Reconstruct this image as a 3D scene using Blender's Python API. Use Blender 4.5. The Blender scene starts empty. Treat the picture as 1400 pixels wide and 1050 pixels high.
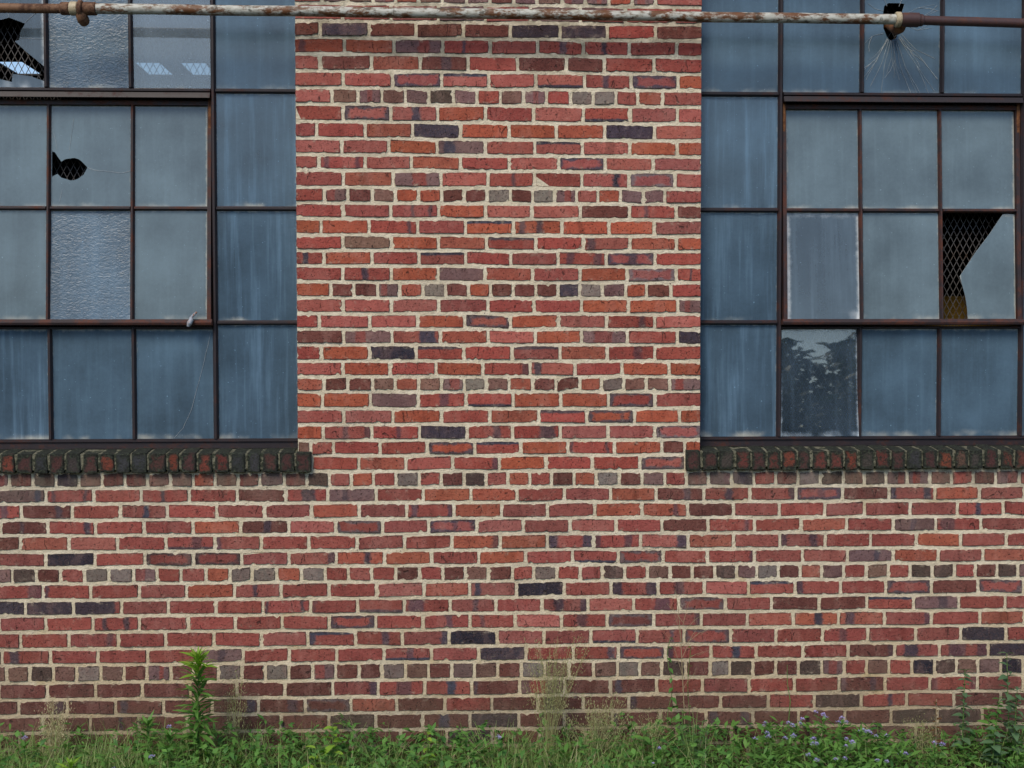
import bpy, bmesh, math, random
from mathutils import Vector, Matrix, Euler
from mathutils.geometry import tessellate_polygon

scene = bpy.context.scene
COL = scene.collection
rad = math.radians

# ------------------------------------------------------------------ camera
cam_data = bpy.data.cameras.new('camera')
cam_data.sensor_fit = 'HORIZONTAL'
cam_data.sensor_width = 36.0
cam_data.lens = 36.0 * 1700.0 / 1400.0
cam_data.clip_start = 0.05
cam_data.clip_end = 2000.0
cam = bpy.data.objects.new('camera', cam_data)
COL.objects.link(cam)
cam.matrix_world = (Matrix.Translation((0.0, -5.61, 1.90)) @ Matrix.Rotation(rad(-2.1), 4, 'Z')
                    @ Matrix.Rotation(rad(88.2), 4, 'X') @ Matrix.Rotation(rad(-0.066), 4, 'Z'))
scene.camera = cam

# ------------------------------------------------------------------ sky, sun, exposure
SUN_ELEV, SUN_AZ = 46.0, 205.0          # azimuth clockwise from +Y: the light comes over the photographer's shoulder
world = bpy.data.worlds.new('World')
scene.world = world
world.use_nodes = True
wn = world.node_tree.nodes
wl = world.node_tree.links
bg = wn['Background']
sky = wn.new('ShaderNodeTexSky')
sky.sky_type = 'NISHITA'
sky.sun_disc = False
sky.sun_elevation = rad(SUN_ELEV)
sky.sun_rotation = rad(SUN_AZ)
sky.air_density = 1.0
sky.dust_density = 0.8
sky.ozone_density = 1.5
hs = wn.new('ShaderNodeHueSaturation')
hs.inputs['Saturation'].default_value = 1.0
wl.new(sky.outputs[0], hs.inputs['Color'])
wl.new(hs.outputs[0], bg.inputs['Color'])
bg.inputs['Strength'].default_value = 0.13
sd = bpy.data.lights.new('sun', 'SUN')
sd.energy = 2.3
sd.angle = rad(24)
sd.color = (1.0, 0.87, 0.70)
sun = bpy.data.objects.new('sun', sd)
COL.objects.link(sun)
az = rad(SUN_AZ)
sdir = Vector((math.sin(az) * math.cos(rad(SUN_ELEV)), math.cos(az) * math.cos(rad(SUN_ELEV)), math.sin(rad(SUN_ELEV))))
sun.rotation_euler = sdir.to_track_quat('Z', 'Y').to_euler()
sun.location = sdir * 30

vs = scene.view_settings
vs.view_transform = 'Standard'
vs.look = 'None'
vs.exposure = 0.33
vs.gamma = 1.0
vs.use_curve_mapping = False
scene.cycles.max_bounces = 7
scene.cycles.transparent_max_bounces = 12
scene.cycles.caustics_reflective = False
scene.cycles.caustics_refractive = False

# ------------------------------------------------------------------ helpers
def tag(o, label=None, cat=None, group=None, kind=None):
    if label: o['label'] = label
    if cat: o['category'] = cat
    if group: o['group'] = group
    if kind: o['kind'] = kind
    return o

def link(o, parent=None):
    COL.objects.link(o)
    if parent is not None:
        o.parent = parent
    return o

def empty(name, loc, label, cat, group=None):
    o = bpy.data.objects.new(name, None)
    o.empty_display_size = 0.1
    o.location = loc
    link(o)
    return tag(o, label, cat, group)

def mesh_obj(name, verts, faces, mat, parent=None, smooth=False):
    me = bpy.data.meshes.new(name)
    me.from_pydata([tuple(v) for v in verts], [], faces)
    if mat: me.materials.append(mat)
    if smooth:
        me.polygons.foreach_set('use_smooth', [True] * len(me.polygons))
    me.update()
    return link(bpy.data.objects.new(name, me), parent)

class MB:
    """collects plain shapes for ONE mesh"""
    def __init__(s):
        s.v, s.f = [], []
    def add(s, v, f):
        b = len(s.v)
        s.v += [Vector(p) for p in v]
        s.f += [[i + b for i in q] for q in f]
    def box(s, x0, x1, y0, y1, z0, z1):
        s.add([(x0, y0, z0), (x1, y0, z0), (x1, y1, z0), (x0, y1, z0), (x0, y0, z1), (x1, y0, z1), (x1, y1, z1), (x0, y1, z1)],
              [[0, 3, 2, 1], [4, 5, 6, 7], [0, 1, 5, 4], [1, 2, 6, 5], [2, 3, 7, 6], [3, 0, 4, 7]])
    def prism(s, prof, a, b, axis):
        """prof: closed outline (w, y) swept from a to b along axis 'x' or 'z'"""
        n = len(prof)
        P = (lambda w, y, t: (w, y, t)) if axis == 'z' else (lambda w, y, t: (t, y, w))
        v = [P(w, y, a) for w, y in prof] + [P(w, y, b) for w, y in prof]
        f = [[i, (i + 1) % n, n + (i + 1) % n, n + i] for i in range(n)] + [list(range(n))[::-1], list(range(n, 2 * n))]
        s.add(v, f)
    def tube(s, pts, radii, n=8, cap=True):
        pts = [Vector(p) for p in pts]
        if not hasattr(radii, '__len__'): radii = [radii] * len(pts)
        b = len(s.v)
        up = None
        for i, p in enumerate(pts):
            t = (pts[min(i + 1, len(pts) - 1)] - pts[max(i - 1, 0)]).normalized()
            if up is None:
                up = t.orthogonal().normalized()
            up = (up - t * up.dot(t)).normalized()
            w = t.cross(up)
            for k in range(n):
                a = 2 * math.pi * k / n
                s.v.append(p + (up * math.cos(a) + w * math.sin(a)) * radii[i])
        for i in range(len(pts) - 1):
            for k in range(n):
                k2 = (k + 1) % n
                s.f.append([b + i * n + k, b + i * n + k2, b + (i + 1) * n + k2, b + (i + 1) * n + k])
        if cap:
            s.f.append([b + k for k in range(n)][::-1])
            s.f.append([b + (len(pts) - 1) * n + k for k in range(n)])
    def build(s, name, mat, parent=None, smooth=False):
        me = bpy.data.meshes.new(name)
        me.from_pydata([tuple(p) for p in s.v], [], s.f)
        bm = bmesh.new(); bm.from_mesh(me)
        bmesh.ops.recalc_face_normals(bm, faces=bm.faces)
        bm.to_mesh(me); bm.free()
        me.materials.append(mat)
        if smooth:
            me.polygons.foreach_set('use_smooth', [True] * len(me.polygons))
            me.set_sharp_from_angle(angle=rad(38))
        return link(bpy.data.objects.new(name, me), parent)

# ------------------------------------------------------------------ node helpers
class NT:
    def __init__(s, name):
        s.m = bpy.data.materials.new(name)
        s.m.use_nodes = True
        s.t = s.m.node_tree
        s.t.nodes.clear()
        s.out = s.n('ShaderNodeOutputMaterial')
    def n(s, typ, **kw):
        nd = s.t.nodes.new(typ)
        for k, v in kw.items(): setattr(nd, k, v)
        return nd
    def set(s, sock, val):
        if val is None: return
        if isinstance(val, bpy.types.NodeSocket): s.t.links.new(val, sock)
        else:
            if hasattr(sock.default_value, '__len__') and hasattr(val, '__len__') and len(sock.default_value) == 4 and len(val) == 3:
                val = (*val, 1.0)
            sock.default_value = val
    def math(s, op, a, b=None, c=None, clamp=False):
        nd = s.n('ShaderNodeMath', operation=op, use_clamp=clamp)
        s.set(nd.inputs[0], a); s.set(nd.inputs[1], b); s.set(nd.inputs[2], c)
        return nd.outputs[0]
    def mix(s, f, a, b, mode='MIX'):
        nd = s.n('ShaderNodeMix', data_type='RGBA', blend_type=mode)
        s.set(nd.inputs['Factor'], f); s.set(nd.inputs['A'], a); s.set(nd.inputs['B'], b)
        return nd.outputs['Result']
    def ramp(s, x, lo, hi, a=0.0, b=1.0):
        nd = s.n('ShaderNodeMapRange', interpolation_type='SMOOTHSTEP')
        s.set(nd.inputs['Value'], x)
        for k, v in (('From Min', lo), ('From Max', hi), ('To Min', a), ('To Max', b)): s.set(nd.inputs[k], v)
        return nd.outputs['Result']
    def noise(s, vec, scale, detail=4, rough=0.55, distort=0.0, out='Fac'):
        nd = s.n('ShaderNodeTexNoise')
        s.set(nd.inputs['Vector'], vec)
        nd.inputs['Scale'].default_value = scale
        nd.inputs['Detail'].default_value = detail
        nd.inputs['Roughness'].default_value = rough
        nd.inputs['Distortion'].default_value = distort
        return nd.outputs[out]
    def voro(s, vec, scale, feature='F1', rnd=1.0, out='Distance'):
        nd = s.n('ShaderNodeTexVoronoi', feature=feature)
        s.set(nd.inputs['Vector'], vec)
        nd.inputs['Scale'].default_value = scale
        nd.inputs['Randomness'].default_value = rnd
        return nd.outputs[out]
    def coord(s, kind='Object'):
        return s.n('ShaderNodeTexCoord').outputs[kind]
    def attr(s, name, out='Vector'):
        return s.n('ShaderNodeAttribute', attribute_name=name).outputs[out]
    def sep(s, v):
        nd = s.n('ShaderNodeSeparateXYZ'); s.set(nd.inputs[0], v)
        return nd.outputs
    def comb(s, x, y, z):
        nd = s.n('ShaderNodeCombineXYZ')
        s.set(nd.inputs[0], x); s.set(nd.inputs[1], y); s.set(nd.inputs[2], z)
        return nd.outputs[0]
    def vmul(s, v, k):
        nd = s.n('ShaderNodeVectorMath', operation='MULTIPLY')
        s.set(nd.inputs[0], v); nd.inputs[1].default_value = k
        return nd.outputs[0]
    def vadd(s, v, w):
        nd = s.n('ShaderNodeVectorMath', operation='ADD')
        s.set(nd.inputs[0], v); s.set(nd.inputs[1], w)
        return nd.outputs[0]
    def bump(s, h, strength=0.5, dist=0.002, normal=None):
        nd = s.n('ShaderNodeBump')
        nd.inputs['Strength'].default_value = strength
        nd.inputs['Distance'].default_value = dist
        s.set(nd.inputs['Height'], h)
        if normal: s.set(nd.inputs['Normal'], normal)
        return nd.outputs[0]
    def pbr(s, col, rough=0.7, normal=None, spec=0.5, metal=0.0):
        nd = s.n('ShaderNodeBsdfPrincipled')
        s.set(nd.inputs['Base Color'], col); s.set(nd.inputs['Roughness'], rough)
        nd.inputs['Specular IOR Level'].default_value = spec
        s.set(nd.inputs['Metallic'], metal)
        if normal: s.set(nd.inputs['Normal'], normal)
        return nd.outputs[0]
    def done(s, shader):
        s.t.links.new(shader, s.out.inputs['Surface'])
        return s.m

# ------------------------------------------------------------------ materials
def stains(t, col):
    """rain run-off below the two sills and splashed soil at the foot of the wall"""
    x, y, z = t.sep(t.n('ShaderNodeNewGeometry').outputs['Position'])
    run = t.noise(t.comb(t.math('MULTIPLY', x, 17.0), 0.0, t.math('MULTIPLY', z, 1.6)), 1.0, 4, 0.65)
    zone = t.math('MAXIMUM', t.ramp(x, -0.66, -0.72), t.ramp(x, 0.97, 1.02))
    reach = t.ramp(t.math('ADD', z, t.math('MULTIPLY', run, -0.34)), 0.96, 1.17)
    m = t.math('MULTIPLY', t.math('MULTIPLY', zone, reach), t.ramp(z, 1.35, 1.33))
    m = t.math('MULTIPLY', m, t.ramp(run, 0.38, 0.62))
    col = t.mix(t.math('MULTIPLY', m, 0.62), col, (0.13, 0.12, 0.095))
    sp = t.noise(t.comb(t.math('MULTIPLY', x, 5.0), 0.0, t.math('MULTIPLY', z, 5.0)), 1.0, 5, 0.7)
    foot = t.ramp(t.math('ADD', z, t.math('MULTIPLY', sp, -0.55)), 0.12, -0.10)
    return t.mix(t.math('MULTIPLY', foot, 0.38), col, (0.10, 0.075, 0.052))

def mat_brick():
    t = NT('fired_brick')
    base = t.attr('bcol', 'Color'); alt = t.attr('acol', 'Color')
    uv = t.attr('buv'); sz = t.attr('bsz'); mk = t.attr('bmk'); fx = t.attr('bfx')
    u, v, seed = t.sep(uv); L, H, wide = t.sep(sz); c1, c2, bstr = t.sep(mk); edge, top, bot = t.sep(fx)
    seeded = t.vadd(t.comb(u, v, 0.0), t.comb(t.math('MULTIPLY', seed, 7.3), t.math('MULTIPLY', seed, 3.1), t.math('MULTIPLY', seed, 11.7)))
    nA = t.noise(seeded, 22, 3); nB = t.noise(seeded, 75, 4, 0.65); nC = t.noise(seeded, 330, 3, 0.7)
    wob = t.math('MULTIPLY', t.math('SUBTRACT', nA, 0.5), 0.16)
    wob2 = t.math('MULTIPLY', t.math('SUBTRACT', nB, 0.5), 0.12)
    un = t.math('ADD', t.math('DIVIDE', u, L), t.math('ADD', wob, wob2))
    def band(c):
        d = t.math('ABSOLUTE', t.math('SUBTRACT', un, c))
        return t.math('SUBTRACT', 1.0, t.ramp(t.math('SUBTRACT', d, wide), -0.035, 0.035))
    bands = t.math('MULTIPLY', t.math('MAXIMUM', band(c1), band(c2)), bstr)
    dx = t.math('MINIMUM', u, t.math('SUBTRACT', L, u))
    dz0 = t.math('MINIMUM', v, t.math('SUBTRACT', H, v))
    d = t.math('ADD', t.math('MINIMUM', t.math('MULTIPLY', dx, 0.6), dz0), t.math('MULTIPLY', t.math('SUBTRACT', nA, 0.5), 0.040))
    d = t.math('ADD', d, t.math('MULTIPLY', t.math('SUBTRACT', nB, 0.5), 0.018))
    border = t.math('MULTIPLY', t.math('SUBTRACT', 1.0, t.ramp(d, 0.006, 0.017)), edge)
    jig = t.math('MULTIPLY', wob, 0.11)
    tops = t.math('MULTIPLY', t.ramp(t.math('ADD', t.math('SUBTRACT', H, v), jig), 0.018, 0.010), top)
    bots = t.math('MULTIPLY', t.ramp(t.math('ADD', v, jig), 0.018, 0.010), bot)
    m = t.math('MAXIMUM', t.math('MAXIMUM', bands, border), t.math('MAXIMUM', tops, bots))
    m = t.math('MULTIPLY', m, t.ramp(nB, 0.20, 0.40, 0.55, 1.0))
    col = t.mix(m, base, alt)
    # kiln mottling, grain, pits, mortar bloom, edge grime mixed with painted gap shadow
    nD = t.noise(t.vmul(seeded, (1.0, 0.45, 1.0)), 13, 3, 0.6)
    col = t.mix(t.ramp(nD, 0.52, 0.66, 0.0, 0.40), col, t.mix(1.0, t.mix(0.35, col, (0.40, 0.26, 0.22)), (1.15, 1.1, 1.1), 'MULTIPLY'))
    col = t.mix(t.ramp(nD, 0.44, 0.32, 0.0, 0.40), col, t.mix(1.0, col, (0.52, 0.42, 0.46), 'MULTIPLY'))
    col = t.mix(t.ramp(nA, 0.35, 0.75, 0.0, 0.55), col, t.mix(1.0, col, (0.70, 0.58, 0.60), 'MULTIPLY'))
    col = t.mix(t.ramp(nB, 0.50, 0.72, 0.0, 0.60), col, t.mix(1.0, col, (0.50, 0.42, 0.42), 'MULTIPLY'))
    col = t.mix(t.ramp(nC, 0.46, 0.74, 0.0, 0.30), col, (0.47, 0.24, 0.18))
    pit = t.ramp(t.noise(seeded, 140, 2, 0.5), 0.635, 0.70)
    col = t.mix(t.math('MULTIPLY', pit, 0.75), col, (0.035, 0.022, 0.020))
    crackv = t.voro(t.vmul(t.vadd(seeded, t.vmul(t.noise(seeded, 60, 3, out='Color'), (0.016, 0.03, 0.0))), (1.0, 0.22, 1.0)), 17, 'DISTANCE_TO_EDGE')
    crack = t.math('MULTIPLY', t.ramp(crackv, 0.022, 0.006), t.ramp(t.noise(seeded, 24, 2), 0.56, 0.64))
    col = t.mix(t.math('MULTIPLY', crack, 0.65), col, (0.030, 0.018, 0.016))
    bloomn = t.noise(seeded, 34, 5, 0.7)
    edge_d = t.math('MINIMUM', dx, dz0)
    bloom = t.math('MULTIPLY', t.ramp(bloomn, 0.54, 0.74), t.ramp(edge_d, 0.022, 0.001, 0.10, 0.85))
    col = t.mix(bloom, col, (0.42, 0.35, 0.27))
    grime_and_shadow = t.math('MULTIPLY', t.ramp(t.math('ADD', edge_d, t.math('MULTIPLY', t.math('SUBTRACT', nB, 0.5), 0.007)), 0.0070, 0.0005), t.ramp(nB, 0.36, 0.58, 0.25, 1.0))
    col = t.mix(grime_and_shadow, col, (0.05, 0.033, 0.030))  # dark outline: grime plus the thin gap shadow put into the colour
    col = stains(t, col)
    h = t.math('ADD', t.math('MULTIPLY', nB, 0.9), t.math('MULTIPLY', nC, 0.55))
    h = t.math('SUBTRACT', h, t.math('MULTIPLY', pit, 0.9))
    h = t.math('SUBTRACT', h, t.math('MULTIPLY', crack, 0.9))
    return t.done(t.pbr(col, 0.86, t.bump(h, 1.0, 0.0045), 0.25))

def mat_mortar():
    t = NT('lime_mortar')
    p = t.coord()
    x, y, z = t.sep(p)
    n1 = t.noise(p, 1.7, 4, 0.6); n2 = t.noise(p, 14, 5, 0.65); n3 = t.noise(p, 160, 4, 0.7)
    col = t.mix(t.ramp(n2, 0.3, 0.7), (0.74, 0.675, 0.53), (0.60, 0.53, 0.39))
    low = t.math('MULTIPLY', t.ramp(z, 1.1, 0.25), t.ramp(n1, 0.35, 0.6, 0.35, 1.0))
    col = t.mix(t.math('MULTIPLY', low, 0.6), col, (0.47, 0.345, 0.195))
    soot = t.math('MULTIPLY', t.ramp(z, 2.85, 3.35), t.ramp(t.noise(p, 7, 4, 0.7), 0.42, 0.62))
    col = t.mix(t.math('MULTIPLY', soot, 0.55), col, (0.20, 0.19, 0.135))
    rust = t.math('MULTIPLY', t.ramp(t.noise(p, 4.5, 3), 0.60, 0.70), t.ramp(z, 1.5, 1.1))
    col = t.mix(t.math('MULTIPLY', rust, 0.45), col, (0.42, 0.31, 0.13))
    col = t.mix(t.ramp(n3, 0.55, 0.8, 0.0, 0.5), col, (0.33, 0.28, 0.21))
    col = t.mix(t.ramp(t.noise(p, 55, 3, 0.6), 0.655, 0.70, 0.0, 0.8), col, (0.12, 0.10, 0.08))
    col = t.mix(t.ramp(t.noise(p, 2.6, 3, 0.6), 0.50, 0.66, 0.0, 0.35), col, (0.40, 0.345, 0.26))
    col = t.mix(t.ramp(t.noise(p, 300, 2), 0.64, 0.72, 0.0, 0.6), col, (0.18, 0.15, 0.12))
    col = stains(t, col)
    h = t.math('ADD', t.math('MULTIPLY', n3, 0.8), t.math('MULTIPLY', t.noise(p, 45, 3), 1.4))
    return t.done(t.pbr(col, 0.92, t.bump(h, 1.0, 0.006), 0.2))

def mat_sill_brick():
    t = NT('mossy_sill_brick')
    base = t.attr('bcol', 'Color')
    uv = t.attr('buv'); sz = t.attr('bsz')
    u, v, seed = t.sep(uv); L, H, _ = t.sep(sz)
    seeded = t.vadd(t.coord(), t.comb(seed, 0.0, seed))
    nA = t.noise(seeded, 30, 3); nB = t.noise(seeded, 110, 4, 0.65)
    dx = t.math('MINIMUM', u, t.math('SUBTRACT', L, u)); dz = t.math('MINIMUM', v, t.math('SUBTRACT', H, v))
    d = t.math('ADD', t.math('MINIMUM', dx, t.math('MULTIPLY', dz, 0.8)), t.math('MULTIPLY', t.math('SUBTRACT', nA, 0.5), 0.06))
    col = t.mix(t.ramp(nB, 0.4, 0.7, 0.0, 0.6), base, t.mix(1.0, base, (0.35, 0.32, 0.32), 'MULTIPLY'))
    moss = t.mix(t.ramp(nB, 0.45, 0.65), (0.016, 0.018, 0.016), (0.045, 0.055, 0.038))
    col = t.mix(t.ramp(d, 0.017, 0.003), col, moss)
    col = t.mix(t.ramp(t.noise(seeded, 60, 4, 0.7), 0.50, 0.62, 0.0, 0.85), col, moss)
    return t.done(t.pbr(col, 0.9, t.bump(t.math('ADD', nA, nB), 0.9, 0.005), 0.2))

def mat_sill_mortar():
    t = NT('mossy_sill_mortar')
    p = t.coord()
    n = t.noise(p, 40, 4, 0.7); n2 = t.noise(p, 160, 3)
    col = t.mix(t.ramp(n, 0.40, 0.60), (0.19, 0.185, 0.135), (0.035, 0.042, 0.030))
    return t.done(t.pbr(col, 0.95, t.bump(t.math('ADD', n, n2), 0.9, 0.005), 0.15))

def mat_steel(name, paint, rust, lo=0.50, hi=0.66, rough=0.55):
    t = NT(name)
    p = t.coord()
    n = t.noise(p, 9, 5, 0.7); n2 = t.noise(p, 70, 4, 0.7)
    f = t.ramp(t.math('ADD', t.math('MULTIPLY', n, 0.65), t.math('MULTIPLY', n2, 0.35)), lo, hi)
    col = t.mix(f, paint, rust)
    col = t.mix(t.ramp(n2, 0.55, 0.75, 0, 0.5), col, t.mix(1.0, col, (0.45, 0.4, 0.4), 'MULTIPLY'))
    return t.done(t.pbr(col, t.math('ADD', t.math('MULTIPLY', f, 0.25), rough), t.bump(n2, 0.6, 0.0015), 0.4))

def mat_pipe_paint():
    t = NT('peeling_white_pipe_paint')
    p = t.coord()
    x, y, z = t.sep(p)
    q = t.comb(t.math('MULTIPLY', x, 0.45), y, z)
    n = t.noise(q, 16, 6, 0.72); n2 = t.noise(q, 60, 4, 0.7)
    rustf = t.ramp(t.math('ADD', t.math('MULTIPLY', n, 0.7), t.math('MULTIPLY', n2, 0.3)), 0.46, 0.56)
    paint = t.mix(t.ramp(n2, 0.4, 0.7), (0.46, 0.47, 0.43), (0.27, 0.26, 0.21))
    rust = t.mix(n2, (0.20, 0.075, 0.022), (0.055, 0.028, 0.016))
    col = t.mix(rustf, paint, rust)
    dark = t.ramp(t.noise(t.comb(t.math('MULTIPLY', x, 0.8), y, z), 28, 4, 0.7), 0.56, 0.66)
    col = t.mix(t.math('MULTIPLY', dark, 0.8), col, (0.05, 0.042, 0.028))
    return t.done(t.pbr(col, 0.55, t.bump(t.math('ADD', n2, t.math('MULTIPLY', rustf, -0.8)), 0.6, 0.002), 0.4))

def mat_glass(name, film=0.22, rough=0.03, relief=None, relief_s=0.2, tint=(0.30, 0.36, 0.40), streak=0.2, dust=0.25, trans=0.86, ior=1.68, ebw=0.06, edw=0.035, wav=0.03, fcol2=(0.50, 0.53, 0.50)):
    """dirty pane: clear glass (mirror sky + see-through) under a film of dirt"""
    t = NT(name)
    g = t.coord('Generated'); o = t.coord('Object')
    rnd = t.n('ShaderNodeObjectInfo').outputs['Random']
    r10 = t.math('MULTIPLY', rnd, 37.0)
    q = t.vadd(o, t.comb(r10, 0.0, t.math('MULTIPLY', rnd, 91.0)))
    gx, gy, gz = t.sep(g)
    qx, qy, qz = t.sep(q)
    big = t.noise(q, 3.4, 3, 0.5)
    strv = t.comb(t.math('MULTIPLY', qx, 26.0), 0.0, t.math('MULTIPLY', qz, 1.3))
    st = t.noise(strv, 1.0, 4, 0.6)
    fine = t.noise(q, 60, 4, 0.65)
    edge = t.math('MINIMUM', t.math('MINIMUM', gx, t.math('SUBTRACT', 1.0, gx)), t.math('SUBTRACT', 1.0, gz))
    ebot = t.math('MULTIPLY', t.ramp(t.noise(q, 7, 2), 0.42, 0.62), t.ramp(t.math('ADD', gz, t.math('MULTIPLY', t.math('SUBTRACT', t.noise(q, 12, 4, 0.7), 0.5), 0.10)), ebw, 0.0))
    eall = t.ramp(t.math('ADD', edge, t.math('MULTIPLY', t.math('SUBTRACT', t.noise(q, 24, 4, 0.7), 0.5), 0.08)), edw, 0.0)
    f = t.math('ADD', film, t.math('MULTIPLY', t.math('SUBTRACT', big, 0.5), film * 1.7))
    f = t.math('ADD', f, t.math('MULTIPLY', t.ramp(st, 0.45, 0.75), streak))
    f = t.math('ADD', f, t.math('MULTIPLY', t.math('SUBTRACT', fine, 0.5), film * 0.35))
    f = t.math('ADD', f, t.math('MULTIPLY', ebot, dust))
    f = t.math('ADD', f, t.math('MULTIPLY', eall, dust * 1.1))
    speck = t.ramp(t.noise(q, 95, 1), 0.745, 0.775)
    f = t.math('ADD', f, t.math('MULTIPLY', speck, 0.45), clamp=True)
    fcol = t.mix(t.math('MAXIMUM', ebot, eall), tint, fcol2)
    nrm = None
    wavy = t.noise(q, 5.0, 2)
    if relief == 'hammered':
        dv = t.vadd(t.vmul(q, (1.0, 1.0, 1.7)), t.vmul(t.noise(q, 18, 2, out='Color'), (0.05, 0.0, 0.05)))
        h = t.noise(dv, 60, 2, 0.5, 0.8)
        nrm = t.bump(h, relief_s, 0.012)
    elif relief == 'ripple':
        h = t.math('ADD', t.noise(t.vmul(q, (1.0, 1.0, 3.0)), 40, 2), t.math('MULTIPLY', wavy, 1.5))
        nrm = t.bump(h, relief_s, 0.012)
    else:
        nrm = t.bump(wavy, wav, 0.01)
    gl = t.n('ShaderNodeBsdfGlossy')
    gl.inputs['Color'].default_value = (1, 1, 1, 1)
    gl.inputs['Roughness'].default_value = rough
    t.set(gl.inputs['Normal'], nrm)
    tr = t.n('ShaderNodeBsdfTransparent')
    tr.inputs['Color'].default_value = (trans * .96, trans, trans, 1)
    fr = t.n('ShaderNodeFresnel'); fr.inputs['IOR'].default_value = ior
    t.set(fr.inputs['Normal'], nrm)
    m1 = t.n('ShaderNodeMixShader')
    t.set(m1.inputs[0], fr.outputs[0])
    t.t.links.new(tr.outputs[0], m1.inputs[1]); t.t.links.new(gl.outputs[0], m1.inputs[2])
    df = t.n('ShaderNodeBsdfDiffuse')
    t.set(df.inputs['Color'], fcol)
    if relief: t.set(df.inputs['Normal'], nrm)
    m2 = t.n('ShaderNodeMixShader')
    t.set(m2.inputs[0], f)
    t.t.links.new(m1.outputs[0], m2.inputs[1]); t.t.links.new(df.outputs[0], m2.inputs[2])
    return t.done(m2.outputs[0])

def mat_leaf(name, a, b, trans=0.3, rough=0.5):
    t = NT(name)
    p = t.coord()
    rnd = t.n('ShaderNodeObjectInfo').outputs['Random']
    ln = t.attr('tone', 'Fac')
    f = t.math('ADD', t.math('MULTIPLY', t.math('ADD', rnd, ln), 0.6), t.math('MULTIPLY', t.math('SUBTRACT', t.noise(p, 30, 3), 0.5), 0.5), clamp=True)
    col = t.mix(f, a, b)
    pb = t.n('ShaderNodeBsdfPrincipled')
    t.set(pb.inputs['Base Color'], col)
    pb.inputs['Roughness'].default_value = rough
    pb.inputs['Specular IOR Level'].default_value = 0.35
    tl = t.n('ShaderNodeBsdfTranslucent')
    t.set(tl.inputs['Color'], t.mix(1.0, col, (1.0, 1.15, 0.6), 'MULTIPLY'))
    mx = t.n('ShaderNodeMixShader'); mx.inputs[0].default_value = trans
    t.t.links.new(pb.outputs[0], mx.inputs[1]); t.t.links.new(tl.outputs[0], mx.inputs[2])
    return t.done(mx.outputs[0])

def mat_plain(name, a, b, scale=8, rough=0.9, bump=0.5, bd=0.01):
    t = NT(name)
    p = t.coord()
    n = t.noise(p, scale, 5, 0.65); n2 = t.noise(p, scale * 9, 4, 0.7)
    col = t.mix(t.ramp(n, 0.35, 0.65), a, b)
    col = t.mix(t.ramp(n2, 0.5, 0.75, 0, 0.4), col, t.mix(1.0, col, (0.5, 0.5, 0.5), 'MULTIPLY'))
    return t.done(t.pbr(col, rough, t.bump(n2, bump, bd), 0.3))

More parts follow.
